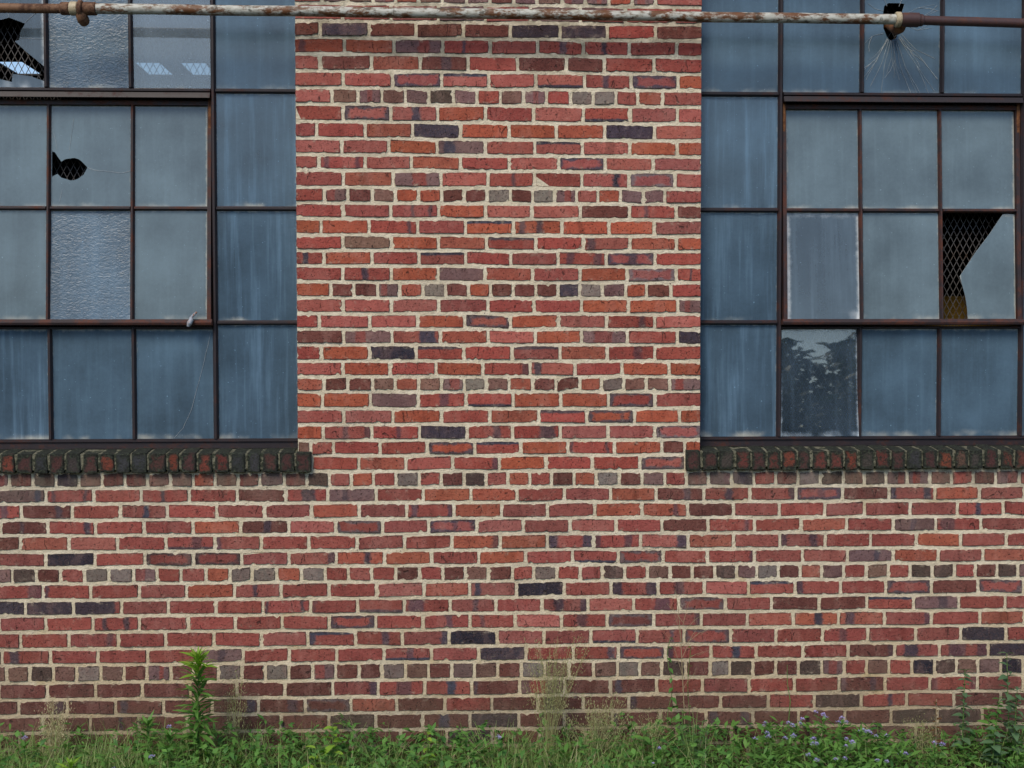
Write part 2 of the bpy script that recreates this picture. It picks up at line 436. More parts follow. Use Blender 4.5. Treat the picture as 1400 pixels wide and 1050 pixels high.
M = dict(
    brick=mat_brick(), mortar=mat_mortar(), sillb=mat_sill_brick(), sillm=mat_sill_mortar(),
    steel=mat_steel('window_steel', (0.019, 0.014, 0.018), (0.060, 0.019, 0.013)),
    vsteel=mat_steel('vent_steel', (0.024, 0.016, 0.019), (0.085, 0.026, 0.015), 0.45, 0.62),
    rust=mat_steel('bare_rust', (0.20, 0.085, 0.028), (0.075, 0.028, 0.014), 0.42, 0.6, 0.7),
    brownpipe=mat_steel('brown_pipe_paint', (0.060, 0.032, 0.032), (0.11, 0.04, 0.02), 0.5, 0.64, 0.5),
    rustpipe=mat_steel('rusted_pipe', (0.17, 0.088, 0.045), (0.065, 0.028, 0.016), 0.44, 0.60, 0.65),
    cream=mat_steel('cream_fitting', (0.42, 0.36, 0.24), (0.12, 0.045, 0.02), 0.50, 0.62, 0.5),
    pipe=mat_pipe_paint(),
    handle=mat_steel('worn_handle', (0.30, 0.34, 0.40), (0.25, 0.09, 0.03), 0.52, 0.62, 0.4),
    mesh=mat_steel('screen_wire', (0.10, 0.098, 0.098), (0.07, 0.045, 0.03), 0.5, 0.64, 0.5),
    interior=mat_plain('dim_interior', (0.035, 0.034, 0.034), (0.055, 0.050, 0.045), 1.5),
    ochre=mat_plain('ochre_board', (0.20, 0.125, 0.02), (0.12, 0.075, 0.015), 6),
    crack=mat_plain('crack_edge', (0.46, 0.51, 0.54), (0.26, 0.31, 0.35), 30),
    soil=mat_plain('soil', (0.075, 0.060, 0.040), (0.045, 0.050, 0.022), 5, 0.95, 0.8, 0.03),
    g_frost=mat_glass('frosted_pane', 0.36, 0.22, 'ripple', 0.035, (0.18, 0.31, 0.445), 0.10, 0.22, trans=.16),
    g_streak=mat_glass('streaked_pane', 0.32, 0.16, 'ripple', 0.03, (0.18, 0.31, 0.455), 0.28, 0.26, trans=.2),
    g_vent=mat_glass('dusty_pane', 0.46, 0.12, None, 0.1, (0.235, 0.335, 0.40), 0.08, 0.18, trans=.12),
    g_hammer=mat_glass('hammered_pane', 0.36, 0.36, 'hammered', 0.30, (0.24, 0.38, 0.53), 0.08, 0.40, trans=.2),
    g_clear=mat_glass('clear_pane', 0.05, 0.010, None, 0.1, (0.30, 0.38, 0.45), 0.04, 0.35, trans=.8, ior=2.05, wav=0.006),
    g_mesh=mat_glass('mesh_backed_pane', 0.12, 0.014, None, 0.1, (0.24, 0.36, 0.50), 0.06, 0.50, trans=.85, ior=2.05, wav=0.006, edw=.05, fcol2=(0.62, 0.70, 0.76)),
    g_haze=mat_glass('hazy_pane', 0.27, 0.012, None, 0.1, (0.36, 0.47, 0.58), 0.06, 0.35, trans=.8, ior=1.9),
    g_smear_sky=mat_glass('smear_and_sky_pane', 0.26, 0.05, None, 0.1, (0.23, 0.33, 0.43), 0.12, 0.60, ebw=.12, edw=.075, trans=.3, fcol2=(0.66, 0.70, 0.72)),  # pale ragged edges: dirt film together with reflected sky painted as colour
    leaf=mat_leaf('weed_leaf', (0.075, 0.19, 0.038), (0.18, 0.37, 0.075)),
    leaf_y=mat_leaf('young_leaf', (0.20, 0.38, 0.04), (0.32, 0.50, 0.07), 0.35),
    leaf_d=mat_leaf('dark_leaf', (0.042, 0.135, 0.032), (0.15, 0.33, 0.07)),
    leaf_b=mat_leaf('blue_green_leaf', (0.085, 0.165, 0.085), (0.13, 0.235, 0.115)),
    grass=mat_leaf('grass_blade', (0.095, 0.20, 0.045), (0.30, 0.41, 0.14)),
    straw=mat_leaf('dry_grass', (0.36, 0.34, 0.19), (0.52, 0.47, 0.29), 0.25),
    wispy=mat_leaf('wispy_seed_grass', (0.26, 0.28, 0.12), (0.42, 0.41, 0.22), 0.3),
    stem=mat_leaf('green_stem', (0.10, 0.19, 0.05), (0.15, 0.25, 0.07), 0.1),
    deadstem=mat_leaf('dead_stem', (0.30, 0.24, 0.14), (0.38, 0.31, 0.2), 0.1),
    brownleaf=mat_leaf('brown_leaf', (0.10, 0.045, 0.02), (0.16, 0.09, 0.03), 0.2),
    flower=mat_leaf('lilac_flower', (0.40, 0.36, 0.78), (0.58, 0.53, 0.88), 0.25, 0.7),
    far=mat_leaf('far_wood_leaf', (0.022, 0.050, 0.020), (0.045, 0.085, 0.030), 0.2),
    bark=mat_plain('bark', (0.06, 0.045, 0.03), (0.035, 0.027, 0.02), 6),
)

# ------------------------------------------------------------------ the ground
g = MB()
g.add([(-400, -900, 0), (400, -900, 0), (400, 0.02, 0), (-400, 0.02, 0)], [[0, 1, 2, 3]])
tag(g.build('ground', M['soil']), kind='structure', label='soil and grass ground in front of the brick wall')

# ------------------------------------------------------------------ the brick wall
# Six-course common bond, listed from the top course down: (top bed z, lower bed z, joints in mm with a brick code, end).
# Brick code: r red, p pale red, o orange, d dark maroon, m mauve, v plum black, b blue black, g grey, n brown, k dark brown;
# V, M, R red heart with a dark rim. Digit = dark kiln band at that tenth (W wide), e rim, t top strip, u lower strip.
COURSES = [
    (3.487, 3.419, "-757r -639m -525n -412m -311o -210n -105m 4m 108d 214m 319n 431m 536m 642o 747m 852p 1055"),
    (3.419, 3.340, "-757p -547p -333p -122m5 88p 290m 515mu 717r 937p 1055"),
    (3.340, 3.268, "-757d -648ve -431d -221d -10d 200v 424ve 636r 853d 1056"),
    (3.268, 3.195, "-757o1 -540o -320m -103r4 110r 322r5 528r4 734r 949r 1056"),
    (3.195, 3.120, "-757p -648d -421o -203d5 11r 232d 452d 622r 846r 1056"),
    (3.120, 3.046, "-757p -547p -328Ve -108pt 102p 314pu 533r4 744Ve 956o 1056"),
    (3.046, 2.973, "-757p -596n -481m -375n -271m -165k -55m 50r 155n 258m 362r 470g 572g 675p 773o 886r 1057"),
    (2.973, 2.896, "-757r -548pe -336p5 -126o 88r 304p 528ru 740p 952p 1057"),
    (2.896, 2.821, "-757r -665r -450o -238v -23o 193o 406o 625v 850p 1057"),
    (2.821, 2.749, "-757p -555p -345o -129m2 87p 309pt 523p 738o 953o 1058"),
    (2.749, 2.680, "-757p -656r18 -450p -244o -24r 194p 418Ve 626p 844p 1058"),
    (2.680, 2.604, "-757r -548o -327m -112p 100r5 307r 522p7 734Me 944p 1058"),
    (2.604, 2.535, "-757r -634m -528d -419n -317o -212o -110d -8d 94g 199d 299g 398m 497p 594o 697m 800m 897r 1058"),
    (2.535, 2.465, "-757r -550r -338r48 -123o 87p 296p 515d 738r3 949d 1059"),
    (2.465, 2.392, "-757o -648o -435r8 -217r -3ot 213o15 431o 644o 849p 1059"),
    (2.392, 2.323, "-757r -551n -335o -124o 91rt 313r 528p1 739o 951o 1059"),
    (2.323, 2.254, "-757r3 -636o -421r -211rt -3r 201r 414r28 631Ve5 852r 1059"),
    (2.254, 2.182, "-757r -552r4 -336o -126m 84o 299r 514o 726Me 950r5 1060"),
    (2.182, 2.111, "-757o -607d -503d -398m -299o -195g -93d 10o 109d 211d 313d 414v 512g 614m 721o 815d 925r 1060"),
    (2.111, 2.040, "-757p -552p -336p -124r 97r 305r 520o 733o 957m 1060"),
    (2.040, 1.971, "-757r -660p -432p -219o -8pe 199o 416p 633r7 852p 1060"),
    (1.971, 1.901, "-757d -550m -334p7W -117o 97p 312o 520m 729r 955v 1061"),
    (1.901, 1.827, "-757r -650o -436b -226rt -11r 205rt 423o 637r6 853r 1061"),
    (1.827, 1.757, "-757p -554o -344r -137o 74r9 288p1 492r 704o 918o 1061"),
    (1.757, 1.689, "-757o -639d -533d -423n -320o -215n -112m -10g 88n 192o 298d 404d 512o 611g 713n 815n 922m 1061"),
    (1.689, 1.613, "-757o -646o -433m -217r5 -2ru 211o 426o 642re 853r 1062"),
    (1.613, 1.542, "-757r -552p -332o -113r 105o 327rt 544oe7 760o 967o 1062"),
    (1.542, 1.470, "-757o -644r49 -427r5 -212v 2r6 207r7W 424p 640p 854Me 1062"),
    (1.470, 1.401, "-762n -700p -598r -390r -178oe 37rt 245o 459r08 670o 887d 991o 1061"),
    (1.401, 1.330, "-696r -485o -275p -63r9 147o 359r 569r 787pe 994"),
    (1.330, 1.258, "-2762d -2657m -2555r -2450k -2344k -2241k -2136m -2038d -1935k -1834v -1733n -1630d -1529d -1429n -1327n -1226o -1128n -1025d -928m -819d -719k -619p -520o -420r -319g -216r -115d -12k 87r 187o 286r 384d 486o 587g 691d 796m 900r 999n 1101m 1206v 1308r 1409d 1511g 1614k 1721n 1819k 1918m 2016m 2122n 2222r 2324d 2427m 2539r 2644d 2746m 2852m 2956r 3059k 3162g 3265"),
    (1.258, 1.188, "-2920r -2714r -2504d -2297r -2089m8 -1878r18 -1668r -1457r4 -1244r -1031d -813r5W -626m3 -408r -196o 19o 228r 442r 652o 861d6 1079r5 1290r9 1503Ve5 1718d 1932r08 2146o 2352r 2561r 2775r 2989p 3197r 3408"),
    (1.188, 1.115, "-2834o -2625d -2410r -2202r6 -1989d7 -1763r -1549r5 -1342r -1122r -909r -698o -484r -272r19 -58o 158r 367r 582o 796o7 1005d 1217r 1427r 1636p 1820r 2032r 2251r4 2464r 2674r 2882o 3091d 3303"),
    (1.115, 1.045, "-2923r -2711r -2498o -2291o -2079d4 -1872r8 -1662r -1446r -1229o -1017d5 -800p -591re -380r -172Ve5 45p 255r 468p 677r 888d 1100r8 1312r 1527o 1738r 1952m4 2151r2W 2361r 2571r 2778r 2992o 3206"),
    (1.045, 0.972, "-2842r -2629d -2419d -2209d -1994o -1779p -1565r -1349ru6 -1132r0 -925r -712r -495r -281rt -68o9 151o 365r09W 577r07 790p9W 1007o 1216p 1430r07 1639r 1849r 2061o 2267r 2480r 2687r 2899r 3106r 3320"),
    (0.972, 0.902, "-2940o -2729r -2516p -2302o -2093r -1883b -1665r -1444Re -1228Re -1012r -801p9 -588o6 -372o -160r 54o 267r 479ru 689re 893r 1097r9 1313r 1534p 1743m6 1955o 2164p 2373o 2586r 2796r 3004m 3216"),
    (0.902, 0.829, "-2758m -2654k -2549n -2446g -2342g -2237k -2134m -2032k -1926d -1819r -1712g -1605g -1495m -1391r -1284r -1172o -1065g -967g -857o -747g -639r -535r -430r -321d -214r -109d -6n 97d 207r 304g 409r 514r 614k 718r 823n 926d 1027d 1131k 1231m 1324g 1424d 1524o 1624m 1725r 1830n 1932r 2034k 2137k 2241r 2338d 2439k 2536m 2639n 2741r 2845m 2947k 3051g 3155m 3258"),
    (0.829, 0.755, "-2940d -2726d -2519r -2309r -2103r8W -1897r0 -1685r -1470r -1260o -1046r4 -837r -623r -408p -195o 12p1 225b5 441r 655r09W 871r4 1084p 1286rt 1501r0 1712r 1921re 2133d 2350re 2563r 2770d 2979r 3193p 3400"),
    (0.755, 0.683, "-2820o -2608r -2398m -2185v -1976v -1763v9R -1550r -1341r -1129r -918r08 -706r0 -494ru -284r2W -76r5 131r 342r39 550p 759r6W 966re 1179r 1392d 1612d 1834rt 2051m6 2262r 2479r 2690p 2900r 3107m 3322"),
    (0.683, 0.610, "-2938o -2724m -2513p -2306r -2093r -1887r -1678r27 -1472r -1253r -1043r -834r -623re -412r -199r5 13r2 219p 429r4 638de 852r9 1070r 1282o 1494o5 1703o2 1915r9 2135r 2361o 2568o 2780r 2993o 3204"),
    (0.610, 0.534, "-2843o -2629p -2416p -2203r -1999r -1784r8 -1565r -1356r -1140r -928p -718rt0 -504r6 -293r9 -82b 136p 350r 563pu 776r7 990re 1205r 1414r 1629r4 1840r 2061r 2272v 2484r 2696d 2909r 3120p 3329"),
    (0.534, 0.462, "-2925d -2712o -2503o -2291m -2081r2 -1868r -1656r -1436r -1222m5 -1009r -803r -590r -376r5u -161r 53v 267r 484r8 691re 905r0 1114r5 1323r 1539re 1749d9 1965r3W 2174r39W 2402v 2611r 2824r 3039o 3250"),
    (0.462, 0.382, "-2781r -2675r -2572k -2467n -2364m -2258d -2152n -2062n -1960k -1856n -1753g -1645n -1541d -1440m -1333d -1231d -1122g -1016d -911g -805d -698m -595d -489d -387g -280n -175d -70m 32n 139d 246g 353n 463d 577n 686g 787n 888k 999d 1111g 1201k 1309d 1414d 1519k 1627m 1732r 1835n 1939r 2045b 2152k 2254n 2355m 2462b 2566m 2669r 2774k 2877n 2980r 3083k 3186k 3289"),
    (0.382, 0.305, "-2932r -2725r -2518r -2304r -2097d -1884d -1670d -1462d -1248d -1038d -824d -608r9 -403r5W -192r5 21d0 239m 444d 654d1 865r 1077r 1290r 1500r 1708d07 1921r 2131r09 2352r 2568r 2778m 2985r 3194d 3401"),
    (0.305, 0.231, "-2852d -2638d -2432o -2223d -2011d8 -1796d -1581d1 -1367d -1150d8 -942d7 -733de -526o -319d -102r 112d 321d2 530d 739d0 948d 1160d 1380r 1593k 1811r6 2023r 2243d 2462d 2675m 2885r 3096p 3303"),
    (0.231, 0.154, "-2752d -2539o -2330d -2119d -1905d -1695d6 -1478d -1261d -1053d -841d -627k -415d -203d4 12v 234d 442d 662d0 882d 1093d18 1310d 1521d 1736d 1952k 2167k 2378d 2588d 2800o 3010r 3221"),
    (0.154, 0.079, "-2853r -2646d -2432r -2221d -2011d -1798d -1585d -1373d -1156d -934d -724d -510d -303d -96v 112d 329d 538d 748d 958d 1211d 1410d 1626d 1843n 2067d 2283d 2498d 2707o 2918d 3129o 3341"),
    (0.079, 0.005, "-2955r -2746d -2537r -2323d -2113d -1899d -1685d -1471d -1259d -1046d -828d -616d -407d -200d 8d 220d 434d 647d 861d 1072d 1288d 1499d 1716d 1929k 2144d 2357d 2568p 2781p 2991d 3198p 3408"),
]

TONE = dict(r=(0.325, 0.070, 0.055), p=(0.385, 0.108, 0.088), o=(0.390, 0.094, 0.050), d=(0.150, 0.047, 0.038), m=(0.180, 0.105, 0.105),
            v=(0.046, 0.041, 0.062), b=(0.018, 0.024, 0.045), g=(0.200, 0.170, 0.150), n=(0.195, 0.105, 0.080), k=(0.080, 0.056, 0.048),
            V=(0.31, 0.085, 0.08), M=(0.33, 0.10, 0.095), R=(0.26, 0.060, 0.05))
rng = random.Random(11)

def brick_shape(L, H, rough=1.0, n_side=8, n_end=3, proud=None):
    """outline of a weathered brick face; returns verts (local x, y, z), faces"""
    pts = []
    r = 0.0045
    per = []
    for i in range(n_side): per.append((r + (L - 2 * r) * i / (n_side - 1), 0.0, 0, -1))
    per.append((L - r * 0.3, r * 0.3, .7, -.7))
    for i in range(n_end): per.append((L, r + (H - 2 * r) * i / (n_end - 1), 1, 0))
    per.append((L - r * 0.3, H - r * 0.3, .7, .7))
    for i in range(n_side): per.append((L - r - (L - 2 * r) * i / (n_side - 1), H, 0, 1))
    per.append((r * 0.3, H - r * 0.3, -.7, .7))
    for i in range(n_end): per.append((0.0, H - r - (H - 2 * r) * i / (n_end - 1), -1, 0))
    per.append((r * 0.3, r * 0.3, -.7, -.7))
    corner = [rng.random() ** 4 * 0.012 * rough for _ in range(4)]
    tilt = rng.gauss(0, 0.0009); bow = rng.gauss(0, 0.0010)
    chip = rng.random() < 0.22 * rough
    chip_at = rng.randrange(len(per)); chip_d = rng.uniform(0.004, 0.010)
    for i, (x, z, nx, nz) in enumerate(per):
        j = abs(rng.gauss(0, 0.0014)) * rough
        if rng.random() < 0.06 * rough: j += rng.uniform(0.002, 0.005)
        q = (0 if x < L / 2 else 1) + (0 if z < H / 2 else 2)
        if min(x, L - x) < 0.02 and min(z, H - z) < 0.012: j += corner[q] * (1 if abs(nx) == .7 else .45)
        if chip and i == chip_at: j += chip_d
        s = tilt * (x - L / 2) / L * 4 + bow * (1 - ((x - L / 2) / (L / 2)) ** 2)
        pts.append((x - nx * j, z - nz * j + s, nx, nz))
    n = len(pts)
    pr = proud if proud is not None else rng.uniform(0.0022, 0.0052)
    yaw, pit = rng.gauss(0, 0.0008), rng.gauss(0, 0.0008)
    v = []
    for x, z, nx, nz in pts: v.append((x, 0.006, z))
    for x, z, nx, nz in pts: v.append((x - nx * 0.0006, -pr * 0.55, z - nz * 0.0006))
    for x, z, nx, nz in pts: v.append((x - nx * 0.0017, -pr - yaw * (x / L - .5) * 2 - pit * (z / H - .5) * 2, z - nz * 0.0017))
    f = []
    for k in range(2):
        for i in range(n):
            i2 = (i + 1) % n
            f.append([k * n + i, k * n + i2, (k + 1) * n + i2, (k + 1) * n + i])
    f.append([2 * n + i for i in range(n)])
    return v, f

def jitter(c, s=0.10):
    k = 1 + rng.uniform(-s, s)
    return tuple(max(0.008, ch * k * (1 + rng.uniform(-0.05, 0.05))) for ch in c)

def brick_attrs(code, L, H, seed):
    base = code[0]
    marks = code[1:]
    bc = jitter(TONE[base], 0.16)
    if base in 'rpo' and rng.random() < 0.25: bc = tuple(a * .8 + b * .2 for a, b in zip(bc, TONE['m']))
    ac = rng.choice([(0.032, 0.036, 0.060), (0.040, 0.052, 0.085), (0.070, 0.052, 0.066)])
    edge = 1.0 if 'e' in marks else 0.0
    if base == 'V': ac = (0.075, 0.058, 0.085)
    elif base == 'M': ac = (0.17, 0.13, 0.145)
    elif base == 'R': ac = (0.06, 0.04, 0.045)
    elif edge: ac = rng.choice([(0.085, 0.065, 0.080), (0.11, 0.085, 0.095)])
    if marks.endswith('R'): ac = TONE['R']
    top = 1.0 if 't' in marks else 0.0
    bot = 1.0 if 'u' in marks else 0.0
    digs = [(int(c) + 0.5) / 10 for c in marks if c.isdigit()]
    w = 0.17 if 'W' in marks else rng.uniform(0.035, 0.11)
    if not digs and base in 'rpod' and rng.random() < 0.10:
        digs = [rng.uniform(0.1, 0.9)]; ac = tuple(b * .62 for b in bc); w = rng.uniform(0.04, 0.14)
    c1 = digs[0] if digs else -5.0
    c2 = digs[1] if len(digs) > 1 else -5.0
    if base == 'm' and not digs and rng.random() < .5: c1, w, ac = rng.uniform(.25, .75), rng.uniform(.1, .25), TONE['R']
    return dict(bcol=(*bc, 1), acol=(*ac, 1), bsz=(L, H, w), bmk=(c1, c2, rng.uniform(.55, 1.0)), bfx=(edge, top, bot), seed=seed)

def write_attrs(me, per_vert):
    """per_vert: list of (buv tuple, attrs dict)"""
    n = len(per_vert)
    for name, typ, key, prop in (('bcol', 'FLOAT_COLOR', 'bcol', 'color'), ('acol', 'FLOAT_COLOR', 'acol', 'color'),
                                 ('bsz', 'FLOAT_VECTOR', 'bsz', 'vector'), ('bmk', 'FLOAT_VECTOR', 'bmk', 'vector'), ('bfx', 'FLOAT_VECTOR', 'bfx', 'vector')):
        a = me.attributes.new(name, typ, 'POINT')
        a.data.foreach_set(prop, [c for _, d in per_vert for c in d[key]])
    a = me.attributes.new('buv', 'FLOAT_VECTOR', 'POINT')
    a.data.foreach_set('vector', [c for uv, _ in per_vert for c in uv])

bricks = []                       # (area, name, x0, x1, z0, z1, code, in_view)
VIEW_L, VIEW_R = -2.09, 2.55
GAP, BED = 0.0112, 0.0132

def slope(x): return -0.0022 * (x - 0.2)

for ci, (zt, zb, line) in enumerate(COURSES):
    toks = line.split()
    xs, codes = [], []
    for t_ in toks:
        k = 1 if t_[0] == '-' else 0
        while k < len(t_) and t_[k].isdigit(): k += 1
        # digits that follow the code letter are bands
        xs.append(int(t_[:k]) / 1000.0); codes.append(t_[k:])
    for a, b, c in zip(xs, xs[1:], codes):
        bricks.append([a, b, zb, zt, c, ci])
# beyond the photograph's edges: the outer piers and the courses over the window heads
def filler(x0, x1, zb, zt, header, phase):
    x = x0 + phase
    per = 0.104 if header else 0.2105
    edges = [x0]
    while x < x1 - 0.03:
        if x > x0 + 0.04: edges.append(x)
        x += per * rng.uniform(0.98, 1.02)
    edges.append(x1)
    for a, b in zip(edges, edges[1:]):
        bricks.append([a, b, zb, zt, rng.choice('ndgmrk' if header else 'rrrrpodrm'), -1])
FILL_L, FILL_R = -3.5, 3.9
for ci, (zt, zb, line) in enumerate(COURSES):
    hd = ci % 6 == 0
    ph = (0.0 if ci % 2 else 0.105) + rng.uniform(-.01, .01)
    if ci < 30:
        filler(FILL_L, -2.66, zb, zt, hd, ph); filler(2.985, FILL_R, zb, zt, hd, ph)
zt = COURSES[0][0]
ci = -1
while zt < 4.25:
    zb, zt = zt, zt + 0.0726
    hd = ci % 6 == 0
    ph = (0.0 if ci % 2 else 0.105)
    if zb < 3.60:
        filler(FILL_L, -2.66, zb, zt, hd, ph); filler(-0.757, 1.06, zb, zt, hd, ph); filler(2.985, FILL_R, zb, zt, hd, ph)
    else:
        filler(FILL_L, FILL_R, zb, zt, hd, ph)
    ci -= 1

# mortar body: five blocks round the two window openings
wb = MB()
T = 0.33
WX0, WX1 = -6.6, 6.8
wb.box(WX0, WX1, 0, T, -0.3, 1.40)
for a, b in ((WX0, -2.65), (-0.757, 1.0605), (2.975, WX1)): wb.box(a, b, 0, T, 1.40, 3.615)
wb.box(WX0, WX1, 0, T, 3.615, 5.4)
wall = wb.build('brick_wall', M['mortar'])
tag(wall, 'weathered red brick wall with cream mortar between and below the two steel windows', 'wall', kind='thing')

# the bricks that show largest are parts of their own; the rest of the face is one part
def visible(b):
    x0, x1, zb, zt, c, ci = b
    if ci < 0: return 0.0
    a = max(0.0, min(x1, VIEW_R) - max(x0, VIEW_L)) * (zt - zb)
    if zt > 3.33: a *= 0.4                       # behind the pipe or the top edge of the view
    if zb < 0.30: a *= 0.45                      # behind the weeds
    return a / (1.0 + 0.012 * (x0 + x1) / 2 + 0.01 * (1.9 - zb))
order = sorted(range(len(bricks)), key=lambda i: -visible(bricks[i]))
own = set(order[:258])
stuff_v, stuff_f, stuff_a = [], [], []
for i, (x0, x1, zb, zt, code, ci) in enumerate(bricks):
    lx = x0 + GAP / 2 + rng.uniform(-.001, .001); hx = x1 - GAP / 2 + rng.uniform(-.001, .001)
    if abs(x0 + 0.757) < 0.002: lx = x0 - 0.003
    if abs(x1 - 1.057) < 0.006: hx = 1.0635
    L = hx - lx; H = zt - zb - BED
    if L < 0.015: continue
    zoff = zb + BED / 2 + slope((lx + hx) / 2)
    code = code or 'r'
    hdr = L < 0.13
    v, f = brick_shape(L, H, 1.0 if ci >= 0 else 0.6, 8 if hdr else 15, 5)
    seed = rng.uniform(0, 50)
    at = brick_attrs(code, L, H, seed)
    if ci >= 30:                                   # the lower courses are duller and slightly darker
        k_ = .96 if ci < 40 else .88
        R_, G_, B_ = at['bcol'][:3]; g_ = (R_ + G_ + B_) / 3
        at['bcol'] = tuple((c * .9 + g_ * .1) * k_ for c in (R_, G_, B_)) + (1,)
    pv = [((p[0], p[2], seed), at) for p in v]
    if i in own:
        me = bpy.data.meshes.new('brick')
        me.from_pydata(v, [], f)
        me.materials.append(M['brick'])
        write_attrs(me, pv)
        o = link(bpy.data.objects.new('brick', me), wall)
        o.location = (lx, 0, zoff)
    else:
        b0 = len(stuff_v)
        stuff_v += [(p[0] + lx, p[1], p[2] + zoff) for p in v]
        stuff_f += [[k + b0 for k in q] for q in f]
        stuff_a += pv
me = bpy.data.meshes.new('brick_facing')
me.from_pydata(stuff_v, [], stuff_f)
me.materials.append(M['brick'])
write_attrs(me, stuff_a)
tag(link(bpy.data.objects.new('brick_facing', me), wall), kind='stuff')

# rowlock sills: sloping headers on edge that stand proud of the wall
SILLS = (
    ([-2.66, -2.585, -2.512, -2.438, -2.364, -2.291, -2.218, -2.145, -2.072, -2.0, -1.924, -1.858, -1.786, -1.712, -1.637, -1.565, -1.495, -1.42, -1.336, -1.277, -1.202, -1.131, -1.058, -0.985, -0.916, -0.839, -0.766, -0.697],
     'odvdkdovvdodorvvddd'),
    ([0.995, 1.063, 1.141, 1.216, 1.289, 1.362, 1.429, 1.5, 1.567, 1.643, 1.717, 1.784, 1.857, 1.931, 2.002, 2.077, 2.148, 2.224, 2.292, 2.36, 2.435, 2.504, 2.578, 2.652, 2.727, 2.80, 2.873, 2.947],
     'ddkrdrodrrokrdvdonkdrrdvdod'),
)
for edges, codes in SILLS:
    sm = MB()
    prof = [(1.345, -0.020), (1.415, -0.022), (1.4275, 0.075), (1.427, 0.16), (1.345, 0.16)]      # (z, y)
    sm.prism(prof, edges[0] + 0.004, edges[-1] - 0.004, 'x')
    sill = sm.build('window_sill', M['sillm'], wall)
    n = len(edges) - 1
    for k, (a, b) in enumerate(zip(edges, edges[1:])):
        lx, hx = a + 0.006 + rng.uniform(-.002, .002), b - 0.006 + rng.uniform(-.002, .002)
        if k == 0: lx = a
        if k == n - 1: hx = b
        c = codes[k - (n - len(codes))] if k >= n - len(codes) else 'd'
        z0, z1 = 1.3325 + rng.uniform(-.003, .003), 1.4185 + rng.uniform(-.003, .003)
        yf = -0.030 + rng.uniform(-.004, .003)
        bm = bmesh.new()
        vs_ = [bm.verts.new(p) for p in ((lx, yf, z0), (hx, yf + rng.uniform(-.002, .002), z0), (hx, 0.05, z0), (lx, 0.05, z0),
                                         (lx, yf + .003, z1), (hx, yf + .003, z1), (hx, 0.105, z1 + 0.0145), (lx, 0.105, z1 + 0.0145))]
        for q in ([0, 3, 2, 1], [4, 5, 6, 7], [0, 1, 5, 4], [1, 2, 6, 5], [2, 3, 7, 6], [3, 0, 4, 7]): bm.faces.new([vs_[t_] for t_ in q])
        bmesh.ops.bevel(bm, geom=bm.edges[:], offset=rng.uniform(.003, .0065), segments=2, profile=0.6, affect='EDGES')
        for v_ in bm.verts:
            v_.co += Vector((rng.gauss(0, .0009), rng.gauss(0, .0012), rng.gauss(0, .0009)))
        me = bpy.data.meshes.new('brick')
        bm.to_mesh(me); bm.free()
        me.materials.append(M['sillb'])
        at = dict(bcol=(*jitter({'o': (0.165, 0.048, 0.032), 'r': (0.12, 0.040, 0.034), 'd': (0.075, 0.036, 0.034), 'v': (0.042, 0.043, 0.048), 'k': (0.055, 0.048, 0.044), 'n': (0.12, 0.07, 0.052)}[c]), 1),
                  acol=(0, 0, 0, 1), bsz=(hx - lx, z1 - z0, 0), bmk=(-5, -5, 0), bfx=(0, 0, 0))
        sd_ = rng.uniform(0, 50)
        write_attrs(me, [((v_.co.x - lx, v_.co.z - z0, sd_), at) for v_ in me.vertices])
        link(bpy.data.objects.new('brick', me), sill)

# ------------------------------------------------------------------ the room behind the windows
room = MB()
RX0, RX1, RY1, RZ = -6.6, 6.8, 12.0, 5.2
room.box(RX0, RX1, T, RY1, -0.2, 0.0)
room.box(RX0, RX1, RY1, RY1 + 0.2, -0.2, RZ)
room.box(RX0 - 0.2, RX0, 0.0, RY1 + 0.2, -0.2, RZ)
room.box(RX1, RX1 + 0.2, 0.0, RY1 + 0.2, -0.2, RZ)
room.box(RX0 - 0.2, RX1 + 0.2, T, 9.18, RZ, RZ + 0.02)
room.box(RX0 - 0.2, RX1 + 0.2, 9.90, RY1 + 0.2, RZ, RZ + 0.02)
xk = RX0 - 0.2
for k in range(6):                                  # six roof lights between bars
    hx0 = -5.465 + k * 0.53
    room.box(xk, hx0, 9.18, 9.90, RZ, RZ + 0.02)
    xk = hx0 + 0.30
room.box(xk, RX1 + 0.2, 9.18, 9.90, RZ, RZ + 0.02)
tag(room.build('interior_walls', M['interior']), kind='structure', label='dark unlit hall behind the windows')
ob = MB(); ob.box(1.9, 3.1, 0.50, 0.53, 0.0, 2.14)
tag(ob.build('ochre_board', M['ochre']), 'ochre board standing in the dark behind a half-missing pane and its screen', 'board')

# ------------------------------------------------------------------ the steel windows
GY = 0.10                                           # glass plane

